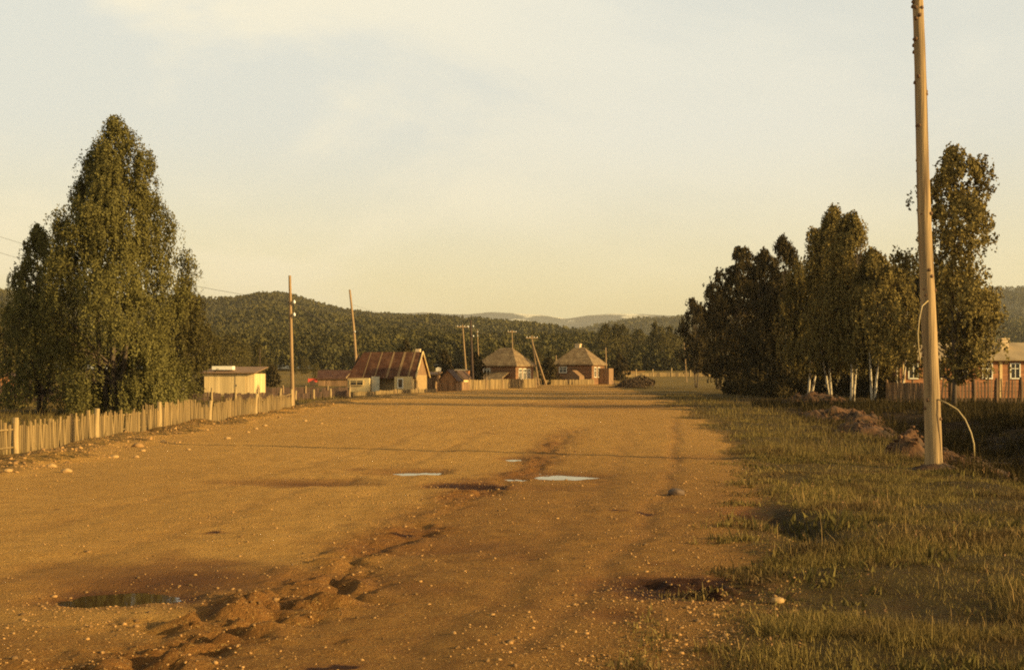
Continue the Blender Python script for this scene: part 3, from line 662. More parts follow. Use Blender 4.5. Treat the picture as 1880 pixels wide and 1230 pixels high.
def shed(name, label, px, Y, rz, w, d, wh, rh, wallm, roofm, npl=14, gable_front=True, cat='shed'):
    X = px2x(px, Y); root = thing(name, label, cat, (X, Y, T(X, Y) - .05), rz); b = MB()
    boards(b, -w/2, w/2, -d/2, 0, wh, npl); boards(b, -w/2, w/2, d/2, 0, wh, npl)
    m = int(npl * d / w) + 3
    for s in (-1, 1):
        for i in range(m): b.box((s * (w/2 - .03), -d/2 + .03 + (d - .06) * (i + .5) / m, wh / 2 + rnd.uniform(0, .01)), (.04, (d - .06) / m * .97, wh))
    if gable_front:
        for s in (-1, 1): b.prism([(-w/2, wh + .003), (w/2, wh + .003), (0, wh + rh)], s * d/2 - .02, s * d/2 + .02)
    b.build('wall', M[wallm], root); b = MB(); ov = .18
    if gable_front:
        for s in (-1, 1):
            k = rh / (w / 2); x0 = s * (w / 2 + ov); z0 = wh - ov * k
            vs = [(x0, -d/2-.25, z0+.04), (0, -d/2-.25, wh+rh+.04), (0, d/2+.25, wh+rh+.04), (x0, d/2+.25, z0+.04)]
            b.add(vs + [(x, y, z + .07) for x, y, z in vs], ((0,1,2,3),(7,6,5,4),(0,4,5,1),(1,5,6,2),(2,6,7,3),(3,7,4,0)))
    else:
        vs = [(-w/2-.2, -d/2-.35, wh+.03), (w/2+.2, -d/2-.35, wh+.03), (w/2+.2, d/2+.2, wh+rh), (-w/2-.2, d/2+.2, wh+rh)]
        b.add(vs + [(x, y, z + .08) for x, y, z in vs], ((3,2,1,0),(4,5,6,7),(0,1,5,4),(1,2,6,5),(2,3,7,6),(3,0,4,7)))
    b.build('roof', M[roofm], root)
    return root
s1 = shed('plank_shed', 'pale yellow shed of upright planks with a low flat roof', 432, 112, R(-4), 4.4, 3.6, 1.95, .55, 'plank_pale', 'plank_brown', 22, False)
b = MB(); b.box((-.75, -1.0, 2.45), (1.8, .8, .32)); b.build('roof_box', M['white'], s1)
b = MB(); b.box((1.0, -1.835, .95), (.9, .04, 1.75)); d_ = b.build('door', M['plank_pale'], s1); b = MB(); b.box((.65, -1.87, .95), (.04, .04, .14)); b.build('handle', M['wire'], d_)
shed('small_shed', 'small brown shed with a pointed gable next to the rusty-roofed house', 827, 140, R(-14), 1.95, 2.0, 1.25, 1.05, 'plank_brown', 'plank_dark', 9)
shed('small_shed', 'smaller tan shed half hidden behind the pointed brown one', 846, 152, R(-25), 1.7, 1.8, 1.35, .8, 'plank_pale', 'plank_dark', 8)
shed('small_shed', 'narrow lean-to shed against the end of the rusty-roofed house', 795, 143, R(-10), 1.3, 1.6, 1.75, .3, 'plank_brown', 'plank_brown', 7, False)
shed('low_barn', 'long low barn with a dark sagging roof behind the yard', 624, 178, R(6), 5.8, 4.0, .95, 1.2, 'plank_brown', 'rust_roof', 24, False, 'barn')
shed('small_hut', 'small orange-brown hut glimpsed under the drooping birch', 20, 98, R(10), 1.5, 1.6, 1.5, .5, 'plank_red', 'plank_dark', 8)
shed('small_shed', 'small shed with a pale flat roof between the bush and the tan shed', 850, 172, R(-12), 1.9, 1.5, 2.2, .15, 'plank_red', 'slate_sheet', 8, False)
X = px2x(574, 176); r_ = thing('red_cart', 'small red cart beside the long low barn', 'cart', (X, 176, T(X, 176)), R(10))
b = MB(); b.box((0, 0, .75), (1.3, .8, .5)); b.box((.75, 0, .62), (.5, .1, .08)); b.build('body', M['red'], r_)
for s in (-1, 1):
    b = MB(); b.tube([(0, s*.45, .38), (0, s*.53, .38)], .38, 14); b.build('wheel', M['pole_dark'], r_)
X = px2x(805, 139); r_ = thing('white_box', 'small white box on a post beside the rusty-roofed house', 'box', (X, 139, T(X, 139)))
b = MB(); b.tube([(0, 0, -.1), (0, 0, 2.1)], .06, 7); b.build('post', M['pole_far'], r_); b = MB(); b.box((0, 0, 2.3), (.55, .35, .36)); b.prism([(-.33, 2.482), (.33, 2.482), (0, 2.60)], -.22, .22); b.build('body', M['white'], r_)

# long red-brown house on the right
xl, xr_ = px2x(1652, 97), px2x(2010, 97)
Yl = 97; Lr = xr_ - xl
zr = T(34, Yl); lh = thing('long_house', 'long red-brown board house with white-framed windows and a low tan roof', 'house', ((xl + xr_) / 2, Yl + 3, zr), R(0))
wz = py2z(657, Yl) - zr; rz_ = py2z(629, Yl + 3) - zr
b = MB(); n = 18
for i in range(n):
    zz = wz * (i + .5) / n
    b.box((0, -3, zz), (Lr, .12, wz / n * .97)); b.box((0, 3, zz), (Lr, .12, wz / n * .97))
    for s in (-1, 1): b.box((s * (Lr/2 - .06), 0, zz), (.12, 5.87, wz / n * .97))
b.build('wall', M['plank_red'], lh)
b = MB(); b.prism([(-3, wz + .003), (3, wz + .003), (0, rz_ - .12)], -.06, .06)
for s in (-1, 1):
    o = MB(); o.v = [(s * (Lr/2 - .07) + y, x, z) for x, y, z in b.v]; o.f = list(b.f); o.build('gable', M['plank_red'], lh)
b = MB()
for s in (-1, 1):
    vs = [(-Lr/2-.4, s*3.5, wz-.12), (Lr/2+.4, s*3.5, wz-.12), (Lr/2+.4, 0, rz_), (-Lr/2-.4, 0, rz_)]
    b.add(vs + [(x, y, z - .1) for x, y, z in vs], ((0,1,2,3),(7,6,5,4),(0,4,5,1),(1,5,6,2),(2,6,7,3),(3,7,4,0)))
b.build('roof', M['slate_sheet'], lh)
b = MB(); cxh = px2x(1845, 98.5) - (xl + xr_) / 2
b.box((cxh, -1.2, rz_ - .2), (.6, .6, .8)); b.box((cxh, -1.2, rz_ + .25), (.72, .72, .1)); b.build('chimney', M['brick'], lh)
for px in (1677, 1720, 1768, 1813, 1864, 1915, 1960):
    window(lh, px2x(px, 96.9) - (xl + xr_) / 2, -3.065, py2z(681, 96.9) - zr, .62, 1.05, 0, 1)
for px in (1660, 1838, 1890, 1994):
    b = MB(); b.box((px2x(px, 96.9) - (xl + xr_) / 2, -3.085, wz / 2 - .02), (.2, .04, wz - .06)); b.build('corner_board', M['plank_pale'], lh)

# ------------------------------------------------------------------ fences
def fence(name, label, pts, m_pick, m_post, h, gap_w, posts, jag=.06, post_h=None, rails=2, seed=1, pw=.075, th=.02, post_r=.08, lean=.03):
    """pts: ground points; posts: arc positions 0..1 of the posts, one panel of pickets between neighbours"""
    rng = random.Random(seed); P = [Vector((x, y, 0)) for x, y in pts]
    seg = [(P[i + 1] - P[i]).length for i in range(len(P) - 1)]; tot = sum(seg)
    def at(s):
        d = s * tot
        for i, l in enumerate(seg):
            if d <= l + 1e-6 or i == len(seg) - 1: p = P[i].lerp(P[i + 1], d / l); break
            d -= l
        return Vector((p.x, p.y, T(p.x, p.y)))
    root = thing(name, label, 'fence', at(0)); o0 = root.location.copy()
    def hh(s): return h if not hasattr(h, '__len__') else float(np.interp(s, [q[0] for q in h], [q[1] for q in h]))
    for i in range(len(posts) - 1):
        a, c = posts[i], posts[i + 1]; n = max(2, int((c - a) * tot / gap_w)); b = MB()
        A, B = at(a), at(c); d = B - A; rz = math.atan2(d.y, d.x)
        for r in range(rails):
            z = .22 + (r * .55 if rails == 2 else r * .4); z = min(z, .8 * hh(a)) if r else .18
            k = Vector((-math.sin(rz), math.cos(rz), 0)) * .035
            b.tube([A - o0 + Vector((0, 0, z * 1.0)) + k, B - o0 + Vector((0, 0, z)) + k], .025, 5)
        for j in range(n):
            if rng.random() < .025: continue
            s = a + (c - a) * (j + .5) / n; q = at(s); H = hh(s) + rng.uniform(-jag, jag); w = pw * rng.uniform(.8, 1.15)
            b.box((q.x - o0.x, q.y - o0.y, q.z - o0.z + H / 2 - .03), (w, th, H + .06), rz, rng.gauss(0, lean * .6), rng.gauss(0, lean))
        b.build('picket_panel', M[m_pick], root)
    for i, s in enumerate(posts):
        q = at(s); b = MB(); H = (post_h or hh(s) * 1.2) * rng.uniform(.93, 1.1)
        b.tube([(0, 0, -.2), (rng.gauss(0, .015), rng.gauss(0, .015), H * .5), (rng.gauss(0, .03), 0, H)], [post_r * 1.1, post_r, post_r * .95], 9)
        o = b.build('post', M[m_post], root); o.location = q - o0 + Vector((0, -.06, 0))
    return root
fx = lambda px, Y: (px2x(px, Y), Y)
fpts = [(-11.95, 24), fx(0, 30), fx(178, 35.5), fx(293, 41), fx(385, 47), fx(470, 55), fx(536, 66)]
def arc(pts, i):
    d = [math.dist(pts[k], pts[k + 1]) for k in range(len(pts) - 1)]; return sum(d[:i]) / sum(d)
fence('picket_fence', 'low pale picket fence with birch posts along the road edge', fpts, 'picket', 'post',
      [(0, .76), (.3, .75), (.55, .73), (.8, .72), (1, .58)], .10, [0, arc(fpts, 1) + .02, arc(fpts, 2), arc(fpts, 3), arc(fpts, 4), arc(fpts, 5), 1.0], post_h=.88, seed=4, post_r=.075, jag=.10, lean=.05)
fence('plank_fence', 'dark red plank fence behind the lawn under the drooping birch', [fx(-60, 84), fx(118, 88)], 'plank_dark', 'plank_dark', 1.15, .17, [0, .33, .66, 1], seed=5, pw=.16)
fence('rail_fence', 'dark board fence in front of the pale plank shed', [fx(300, 88), fx(420, 90), fx(515, 92)], 'plank_dark', 'post', .62, .2, [0, .2, .4, .6, .8, 1], seed=6, pw=.19, post_h=.95)
fence('rail_fence', 'dark board fence crossing the yard between shed and rusty-roofed house', [fx(478, 118), fx(642, 122)], 'plank_dark', 'pole_far', .62, .2, [0, .25, .5, .75, 1], seed=7, pw=.19)
fence('rail_fence', 'low dark fence with pale top rail beside the slim utility pole', [fx(515, 92), fx(642, 104)], 'plank_dark', 'post', .55, .24, [0, .2, .45, .7, 1], seed=8, pw=.2, post_h=.75)
fence('picket_fence', 'patched tan fence in front of the rusty-roofed house', [fx(642, 108), fx(700, 116), fx(800, 131)], 'picket', 'pole_far', .34, .15, [0, .25, .5, .75, 1], seed=9, pw=.13)
fence('board_fence', 'pale board fence in front of the first hip-roofed house', [fx(862, 150), fx(930, 158), fx(984, 164)], 'picket', 'pole_far', 1.15, .2, [0, .25, .5, .75, 1], seed=10, pw=.19)
fence('board_fence', 'short brown fence in front of the small pointed shed', [fx(800, 138), fx(862, 146)], 'plank_brown', 'pole_far', .9, .2, [0, .5, 1], seed=11, pw=.19)
fence('board_fence', 'low tan fence running past the second hip-roofed house', [fx(1000, 186), fx(1080, 190), fx(1112, 200)], 'picket', 'pole_far', .75, .22, [0, .5, 1], seed=12, pw=.2)
fence('meadow_fence', 'long pale fence across the far meadow before the dark wood', [fx(1105, 262), fx(1200, 268), fx(1340, 272)], 'picket', 'post', .8, .3, [0, .14, .28, .42, .56, .70, .84, 1], seed=13, pw=.28, post_h=1.7, post_r=.12)
fence('plank_fence', 'solid reddish plank fence beside the row of birches', [fx(1628, 84), fx(1702, 79)], 'plank_brown', 'plank_brown', 1.25, .21, [0, .33, .66, 1], seed=14, pw=.205, jag=.03)
fence('picket_fence', 'dark uneven picket fence in front of the long red house', [fx(1702, 79), fx(1800, 80), fx(1960, 81)], 'plank_old', 'plank_old', 1.38, .21, [0, .17, .34, .5, .67, .84, 1], seed=15, pw=.12, jag=.22, lean=.05)

# ------------------------------------------------------------------ poles
def pole(label, pb, Y, pt, ytop, r, m='pole_far', arm=0, ins=(), brace=None, name='utility_pole', bow=0.):
    X = px2x(pb, Y); z = T(X, Y); root = thing(name, label, 'pole', (X, Y, z)); H = py2z(ytop, Y) - z; dx = px2x(pt, Y) - X
    b = MB(); n = 9
    b.tube([(dx * k / n + bow * math.sin(math.pi * k / n), 0, -.4 + (H + .4) * k / n) for k in range(n + 1)], [r * (1 - .35 * k / n) for k in range(n + 1)], 12)
    b.build('shaft', M[m], root, True)
    if arm:
        for q in range(arm):
            b = MB(); zz = H - .35 - .75 * q; b.box((dx * zz / H, -.16, zz), (1.7, .1, .12), rz=R(12)); a = b.build('crossarm', M[m], root)
            for s in (-.75, -.3, .3, .75):
                b = MB(); b.tube([(dx * zz / H + s, -.16 + s * .2, zz + .06), (dx * zz / H + s, -.16 + s * .2, zz + .2)], [.05, .06], 7); b.build('insulator', M['porcelain'], a)
    for (ip, iy) in ins:
        zz = py2z(iy, Y) - z; xi = px2x(ip, Y) - X; b = MB()
        b.tube([(dx * zz / H, -.05, zz - .1), (xi, -.12, zz - .12), (xi, -.12, zz)], .015, 5); h = b.build('bracket', M['wire'], root)
        b = MB(); b.tube([(xi, -.12, zz - .02), (xi, -.12, zz + .05), (xi, -.12, zz + .11), (xi, -.12, zz + .17)], [.05, .075, .05, .035], 9); b.build('insulator', M['porcelain'], h, True)
    if brace:
        b = MB(); bx = px2x(brace, Y) - X; b.tube([(bx, -.3, -.3), (dx * .8, 0, H * .8)], [r, r * .8], 9); b.build('brace', M[m], root, True)
    return root
pole('slim utility pole with white insulators standing at the end of the picket fence', 538, 70, 532, 506, .11, ins=((541, 557), (541, 580)))
pole('leaning utility pole rising behind the rusty metal roof', 656, 143, 642, 532, .17, ins=((652, 610),), bow=.15)
pole('pale pole with a crossarm behind the tan shed', 858, 190, 849, 596, .14, arm=1)
pole('dark tarred pole in front of the tall dark bush', 869, 152, 864, 588, .16, m='pole_dark', ins=((869, 600), (869, 618), (860, 601)))
pole('thin pole with white insulators just behind the dark tarred pole', 881, 230, 876, 604, .11, ins=((877, 610), (877, 617)))
pole('distant pole with a crossarm above the first hip roof', 943, 240, 940, 606, .13, arm=1)
pole('braced pole with a crossarm beside the first hip-roofed house', 990, 184, 976, 616, .13, arm=1, brace=1004)
pole('short reddish pole behind the second hip roof', 1022, 250, 1021, 652, .13)
pole('plain pole at the outer end of the second hip-roofed house', 1114, 216, 1112, 638, .13)
pole('thin leaning pole under the smallest tree of the roadside row', 1261, 212, 1256, 628, .1)
pole('thin dark pole rising behind the pale plank shed', 478, 150, 477, 640, .07, m='pole_dark')

# the big peeled pole on the verge
Yp = 25.5; Xp = px2x(1716, Yp); zp = T(Xp, Yp)
bp = thing('utility_pole', 'big peeled timber pole rising out of the grass verge', 'pole', (Xp, Yp, zp))
Ht = py2z(-60, Yp) - zp; dxp = px2x(1682, Yp) - Xp; rg = random.Random(5)
b = MB(); n = 26; pts = []; rad = []
for k in range(n + 1):
    t = k / n
    pts.append((dxp * t + .015 * math.sin(t * 9), .01 * math.cos(t * 7), -.5 + (Ht + .5) * t)); rad.append((.166 - .066 * t) * (1 + .02 * rg.uniform(-1, 1)) + (.03 * math.exp(-t * 22)))
b.tube(pts, rad, 22); b.build('shaft', M['pole'], bp, True)
M['knot'] = mat('dark_knot', (.15, .08, .035), .85, .3, 20)
for k in range(34):
    t = rg.uniform(.08, .97); a = rg.uniform(2.6, 6.6); rr = (.166 - .066 * t); x, y, z = dxp * t, 0, Ht * t
    c = Vector((x + math.cos(a) * (rr + .004), y + math.sin(a) * (rr + .004), z)); d = Vector((math.cos(a), math.sin(a), .3))
    b = MB(); b.tube([c - d * .04, c + d * .010, c + d * .016], [.045, .034, .008], 7); b.build('knot', M['knot'], bp, True)
def local(px, py, Y): return (px2x(px, Y) - Xp, Y - Yp, py2z(py, Y) - zp)
b = MB(); b.tube([local(1704, 552, Yp - .2), local(1693, 562, Yp - .32), local(1688, 585, Yp - .36), local(1685, 612, Yp - .36), local(1687, 645, Yp - .34), local(1690, 668, Yp - .28)], .012, 6); b.build('loose_cable', M['cable'], bp, True)
b = MB(); b.tube([local(1722, 733, Yp - .15), local(1740, 741, Yp - .22), local(1758, 752, Yp - .3), local(1772, 770, Yp - .34), local(1783, 795, Yp - .36), local(1788, 815, Yp - .36), local(1789, 838, Yp - .36)], .014, 6); b.build('bent_cable', M['cable'], bp, True)

def wire(label, a, c, sag):
    b = MB(); A, B = Vector(a), Vector(c)
    b.tube([A.lerp(B, k / 14) - Vector((0, 0, sag * 4 * (k / 14) * (1 - k / 14))) for k in range(15)], .010, 5)
    tag(b.build('overhead_wire', M['wire']), label, 'wire', 'overhead wires of the village')
wa = lambda px, py, Y: (px2x(px, Y), Y, py2z(py, Y))
wire('upper thin wire running from the drooping birch to the slim utility pole', wa(-60, 415, 88), wa(541, 556, 69.9), .5)
wire('lower thin wire running from the drooping birch to the slim utility pole', wa(-60, 445, 88), wa(541, 579, 69.9), .5)
wire('thin wire between the slim utility pole and the leaning pole', wa(541, 556, 69.9), wa(648, 590, 143), .7)
wire('thin wire from the dark tarred pole towards the braced pole', wa(865, 602, 152), wa(977, 630, 184), .6)
wire('thin wire from the pale crossarm pole to the distant crossarm pole', wa(852, 602, 189.8), wa(941, 612, 239.8), .6)
wire('thin wire from the braced pole to the plain pole past the second hip-roofed house', wa(978, 632, 183.8), wa(1112, 642, 215.8), .6)
wire('thin wire from the leaning pole towards the dark tarred pole', wa(648, 560, 143), wa(864, 600, 152), .5)

# ------------------------------------------------------------------ heaps, stones, brush
def lump(name, label, cat, X, Y, w, d, h, m, seed, group=None, res=64, rough=1.0, clods=40):
    rng = np.random.default_rng(seed); z0 = T(X, Y)
    u = np.linspace(-1.15, 1.15, res); U, W = np.meshgrid(u, u); q = np.sqrt(U * U + W * W) * (1 + .45 * (fbm(U, W, .8, 3, seed) - .5))
    prof = np.clip(1 - q * q, 0, 1) ** .8
    Zl = h * prof * (.30 + rough * 1.5 * fbm(U * w, W * d, .42, 6, seed + 1)) + terrain(X + U * w, Y + W * d) - z0 - .04 + .035 * prof
    Vv = np.stack([U * w, W * d, Zl], -1).reshape(-1, 3); j, i = np.meshgrid(np.arange(res - 1), np.arange(res - 1), indexing='ij')
    qd = np.stack([j * res + i, j * res + i + 1, (j + 1) * res + i + 1, (j + 1) * res + i], -1).reshape(-1, 4)
    root = thing(name, label, cat, (X, Y, z0), 0, group); Vv[:, 2] = Vv[:, 2] - .25 * h * prof.ravel() * .6; body = np_mesh('earth', Vv, qd, m, root, True)
    b = MB()
    for k in range(clods):
        x, y = rng.uniform(-1, 1) * w, rng.uniform(-1, 1) * d; r = rng.uniform(.02, .08) * min(1, h * 2.2); iu = int((x / w + 1.15) / 2.3 * (res - 1)); iv = int((y / d + 1.15) / 2.3 * (res - 1))
        rock(b, (x, y, Zl[iv, iu] + r * .3), r, rng)
    if clods: tag(b.build('clods', m, root), kind='stuff')
    return root
ICO = None
def rock(b, c, r, rng, flat=.7):
    global ICO
    if ICO is None:
        p = (1 + 5 ** .5) / 2
        v = [(-1,p,0),(1,p,0),(-1,-p,0),(1,-p,0),(0,-1,p),(0,1,p),(0,-1,-p),(0,1,-p),(p,0,-1),(p,0,1),(-p,0,-1),(-p,0,1)]
        ICO = (np.array(v) / math.hypot(1, p), [(0,11,5),(0,5,1),(0,1,7),(0,7,10),(0,10,11),(1,5,9),(5,11,4),(11,10,2),(10,7,6),(7,1,8),(3,9,4),(3,4,2),(3,2,6),(3,6,8),(3,8,9),(4,9,5),(2,4,11),(6,2,10),(8,6,7),(9,8,1)])
    v = ICO[0] * rng.uniform(.7, 1.25, (12, 1)) * r * np.array([rng.uniform(.8, 1.4), rng.uniform(.8, 1.3), flat])
    a = rng.uniform(0, 6.28); ca, sa = math.cos(a), math.sin(a)
    v = np.stack([v[:, 0] * ca - v[:, 1] * sa, v[:, 0] * sa + v[:, 1] * ca, v[:, 2]], -1) + np.array(c)
    b.add(v.tolist(), ICO[1])
HG = 'spoil heaps along the verge'
gp = lambda px, py, z=0: (px2x(px, (EYE - z) * F / (py - HY)), (EYE - z) * F / (py - HY))
for i, (px, Y, w, d, h, lab) in enumerate([
        (1672, 29.5, .62, .9, .52, 'rough heap of brown clods beside the foot of the big peeled pole'),
        (1768, 27.5, .85, .7, .26, 'low earth heap under the bent cable of the big peeled pole'),
        (1600, 40, 1.3, 2.0, .5, 'long reddish earth bank in the ditch beyond the grass verge'),
        (1545, 58, 1.9, 2.6, .6, 'reddish earth bank in front of the white birch trunks'),
        (1490, 74, 2.2, 3.0, .55, 'farthest earth bank, below the crooked white trunk'),
        (1840, 27, .6, .8, .22, 'small earth heap at the ditch past the bent cable')]):
    X = px2x(px, Y); lump('dirt_heap', lab, 'heap', X, Y, w, d, h, M['clod'], 90 + i, HG, clods=110)
lump('dirt_heap', 'low collar of earth packed round the foot of the big peeled pole', 'heap', Xp, Yp, .5, .45, .12, M['clod'], 120, HG, clods=60)
def stone(label, px, py, r, m, seed, z=0., group=None, Y=None):
    X, Y = gp(px, py, z) if Y is None else (px2x(px, Y), Y); rng = np.random.default_rng(seed); me = bpy.data.meshes.new('stone')
    import bmesh
    bm = bmesh.new(); bmesh.ops.create_icosphere(bm, subdivisions=3, radius=r)
    off = rng.uniform(0, 50)
    for v in bm.verts:
        n = v.co.normalized(); k = .72 + .55 * float(fbm(np.array([n.x * 1.3 + n.z + off]), np.array([n.y * 1.3 - n.z * .6]), .8, 3, seed)[0]); v.co = Vector((v.co.x * k * 1.25, v.co.y * k, v.co.z * k * .68))
    bm.to_mesh(me); bm.free(); o = link('stone', me, m, None, True); o.location = (X, Y, T(X, Y) + r * .25); tag(o, label, 'stone', group)
stone('flat pale stone lying below the earth heap near the big pole', 1795, 858, .14, M['stone'], 3, -.12)
stone('smaller pale stone touching the flat one near the big pole', 1806, 850, .095, M['stone'], 4, -.12)
stone('dark fist-sized stone lying alone on the road near the verge', 1241, 908, .10, M['stone_dark'], 5)
stone('pale flat stone half sunk in the trampled verge', 1428, 1088, .045, M['stone'], 6)
SG = 'pale stones along the far road edge'
for i, (px, py) in enumerate([(15, 872), (122, 868), (210, 838), (262, 826), (300, 812), (346, 824), (418, 803), (470, 786), (486, 782), (560, 772), (590, 778), (640, 766), (95, 858), (380, 790), (455, 792), (250, 838)]):
    stone('pale stone lying in the ridge along the road edge by the picket fence', px, py, rnd.uniform(.04, .075), M['stone'], 20 + i, 0, SG)

# brush heap at the road bend
Xb, Yb = px2x(1160, 166), 166
br = thing('brush_heap', 'low heap of dark brush where the road bends', 'brush heap', (Xb, Yb, T(Xb, Yb)))
rng = np.random.default_rng(77); N_ = 5200
ph = rng.uniform(0, 6.28, N_); r = rng.uniform(0, 1, N_) ** .5
hx = np.cos(ph) * r; hy_ = np.sin(ph) * r
hgt = 1.5 * np.clip(1 - (hx * .9 - .25) ** 2 * 1.1 - hy_ ** 2 * .8, .05, 1) * (.6 + .7 * fbm(hx * 3, hy_ * 3, 1, 3, 5))
C = np.stack([hx * 3.0, hy_ * 2.0, hgt * rng.uniform(.15, 1, N_) ** .6], -1); O = np.stack([hx, hy_, .6 + 0 * hx], -1)
Vv, Fq = leaf_quads(rng, C, O, np.full(N_, .30), -.2, .45, .4); np_mesh('twigs', Vv, Fq, M['brush'], br)
b = MB()
for k in range(60):
    a = rng.uniform(0, 6.28); q = rng.uniform(.2, .9); x, y = math.cos(a) * q * 2.6, math.sin(a) * q * 1.7
    b.tube([(x, y, 0), (x * 1.05 + rng.normal() * .2, y + rng.normal() * .2, .7 + rng.uniform(0, .7))], [.03, .01], 4, False)
b.build('branches', M['twig'], br)

# loose gravel
rng = np.random.default_rng(9); b = MB(); vv = []; ff = []
rock(b, (0, 0, 0), 1, np.random.default_rng(1), .7); protoR = []
for k in range(14):
    q = MB(); rock(q, (0, 0, 0), 1, np.random.default_rng(100 + k), .7); protoR.append(np.array(q.v))
tri = np.array(ICO[1])
def scatter(X, Y, r):
    Z = terrain(X, Y); k = rng.integers(0, 14, len(X)); P = np.array(protoR)[k] * r[:, None, None] + np.stack([X, Y, Z + r * .08], -1)[:, None, :]
    vv.append(P.reshape(-1, 3))
n0 = 70000
Yg = 6.2 + 40 * rng.uniform(0, 1, n0) ** 2.2; px = rng.uniform(-40, 1480, n0); Xg = px2x(px, Yg)
eL, eR = edges(Yg); d1, _ = along(TRACK1, Xg, Yg); d2, _ = along(TRACK2, Xg, Yg)
dn = .05 + .4 * np.exp(-(d1 / .6) ** 2) + .22 * np.exp(-(d2 / .5) ** 2) + .45 * np.exp(-((Xg - eR + .3) / .5) ** 2) + .4 * sstep(fbm(Xg, Yg, 1.7, 3, 91), .52, .72) + .45 * np.exp(-((Xg + 2.9) / .9) ** 2 - ((Yg - 9.9) / .7) ** 2) + .25 * sstep(Xg, -.8, 1.2) * (1 - sstep(Yg, 9, 12))
keep = (rng.uniform(size=n0) < dn) & (Xg < eR + .8)
inp = np.zeros(n0, bool)
for h in HOLLOWS:
    if h[6] is not None: inp |= ((Xg - h[0]) / h[2]) ** 2 + ((Yg - h[1]) / h[3]) ** 2 < .8
keep &= ~inp
Xg, Yg = Xg[keep], Yg[keep]; rg_ = np.exp(rng.normal(-5.35, .55, len(Xg))) * (1 + .02 * Yg)
scatter(Xg, Yg, np.clip(rg_, .003, .022))
n1 = 2600; Yg = rng.uniform(16, 75, n1); eL, eR = edges(Yg); Xg = eL - .35 + rng.normal(size=n1) * .45; scatter(Xg, Yg, np.exp(rng.normal(-3.95, .5, n1)))
V3 = np.concatenate(vv); F3 = (np.arange(len(V3) // 12)[:, None, None] * 12 + tri[None]).reshape(-1, 3)
tag(np_mesh('gravel', V3, F3, M['gravel']), 'loose pale gravel scattered over the dirt road', 'gravel', kind='stuff')

# ------------------------------------------------------------------ grass
def blades(name, label, n, px0, px1, Y0, Y1, ex, hmean, wd, m, seed, cover, kind='stuff', side=1):
    rng = np.random.default_rng(seed)
    Y = Y0 + (Y1 - Y0) * rng.uniform(0, 1, n) ** ex; px = rng.uniform(px0, px1, n); X = px2x(px, Y)
    z, road, damp_shade, mud, dR, dL, _ = terrain(X, Y, True)
    pr = cover(X, Y, dR, dL, road, damp_shade)
    k = rng.uniform(size=n) < pr; X, Y, z, damp_shade = X[k], Y[k], z[k], damp_shade[k]; n = len(X); pr = pr[k]
    h = hmean * np.exp(rng.normal(0, .4, n)) * (.45 + .75 * np.clip(pr, 0, 1)) * (.5 + 1.0 * fbm(X, Y, 1.3, 3, 14)); w = wd * (1 + Y * .035) * rng.uniform(.6, 1.3, n)
    a = rng.uniform(0, 6.28, n); ld = rng.uniform(0, 6.28, n); bend = h * np.abs(rng.normal(.35, .3, n))
    sx, sy = np.cos(a) * w / 2, np.sin(a) * w / 2; lx, ly = np.cos(ld) * bend, np.sin(ld) * bend
    B = np.stack([X, Y, z - .02], -1); S = np.stack([sx, sy, 0 * sx], -1)
    m1 = B + np.stack([lx * .3, ly * .3, h * .55], -1); t1 = B + np.stack([lx, ly, h], -1)
    Vv = np.stack([B - S, B + S, m1 + S * .75, m1 - S * .75, t1 + S * .12, t1 - S * .12], 1).reshape(-1, 3)
    i = np.arange(n)[:, None] * 6; Fq = np.concatenate([i + np.array([[0, 1, 2, 3]]), i + np.array([[3, 2, 4, 5]])], 0)
    return tag(np_mesh(name, Vv, Fq, M[m]), label, 'grass', kind=kind), t1
def cov_right(X, Y, dR, dL, road, damp_shade):
    bare = sstep(fbm(X, Y, 1.1, 4, 15), .40, .56)
    return sstep(dR, -.3, .9) * (.30 + .70 * bare) * (1 - sstep(dR, 4.2, 5.4) * .75 * sstep(Y, 20, 26)) * np.clip(1.15 - damp_shade, 0, 1)
blades('verge_grass', 'short olive grass covering the verge beside the road', 330000, 1240, 2060, 6.3, 30, 1.25, .054, .0055, 'grass', 1, cov_right)
blades('far_verge_grass', 'grass on the far stretch of the verge towards the birches', 120000, 1180, 2060, 28, 110, 1.25, .11, .006, 'grass', 2, cov_right)
o, tips = blades('dry_grass', 'dry straw-coloured grass stalks among the verge grass', 16000, 1240, 1960, 6.3, 32, 1.4, .125, .0042, 'straw', 3, lambda X, Y, dR, dL, r, w: .65 * cov_right(X, Y, dR, dL, r, w) * sstep(fbm(X, Y, 2.0, 3, 16), .36, .6))
tips = tips[::17]; b = MB()
sd = np.random.default_rng(4); O_ = np.tile(np.array([[0, -1., 0]]), (len(tips) * 5, 1))
Cc = np.repeat(tips, 5, 0) + sd.normal(size=(len(tips) * 5, 3)) * np.array([.006, .006, .022])
Vv, Fq = leaf_quads(sd, Cc, O_, np.full(len(Cc), .022), .8, .5, .6)
tag(np_mesh('seed_heads', Vv, Fq, M['seed']), 'reddish seed heads on the tallest verge grass stalks', 'grass', kind='stuff')
blades('ditch_weeds', 'rank weeds in the ditch beyond the verge, ditch shade in their dark colour', 60000, 1380, 1960, 24, 75, 1.2, .24, .012, 'weed', 8,
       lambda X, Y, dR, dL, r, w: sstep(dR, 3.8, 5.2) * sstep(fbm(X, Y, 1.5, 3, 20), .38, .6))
blades('verge_weeds', 'broad-leaved weeds scattered through the verge grass', 26000, 1240, 1960, 6.3, 40, 1.3, .055, .022, 'weed_green', 9,
       lambda X, Y, dR, dL, r, w: sstep(dR, -.3, .6) * sstep(fbm(X, Y, .9, 3, 24), .52, .66))
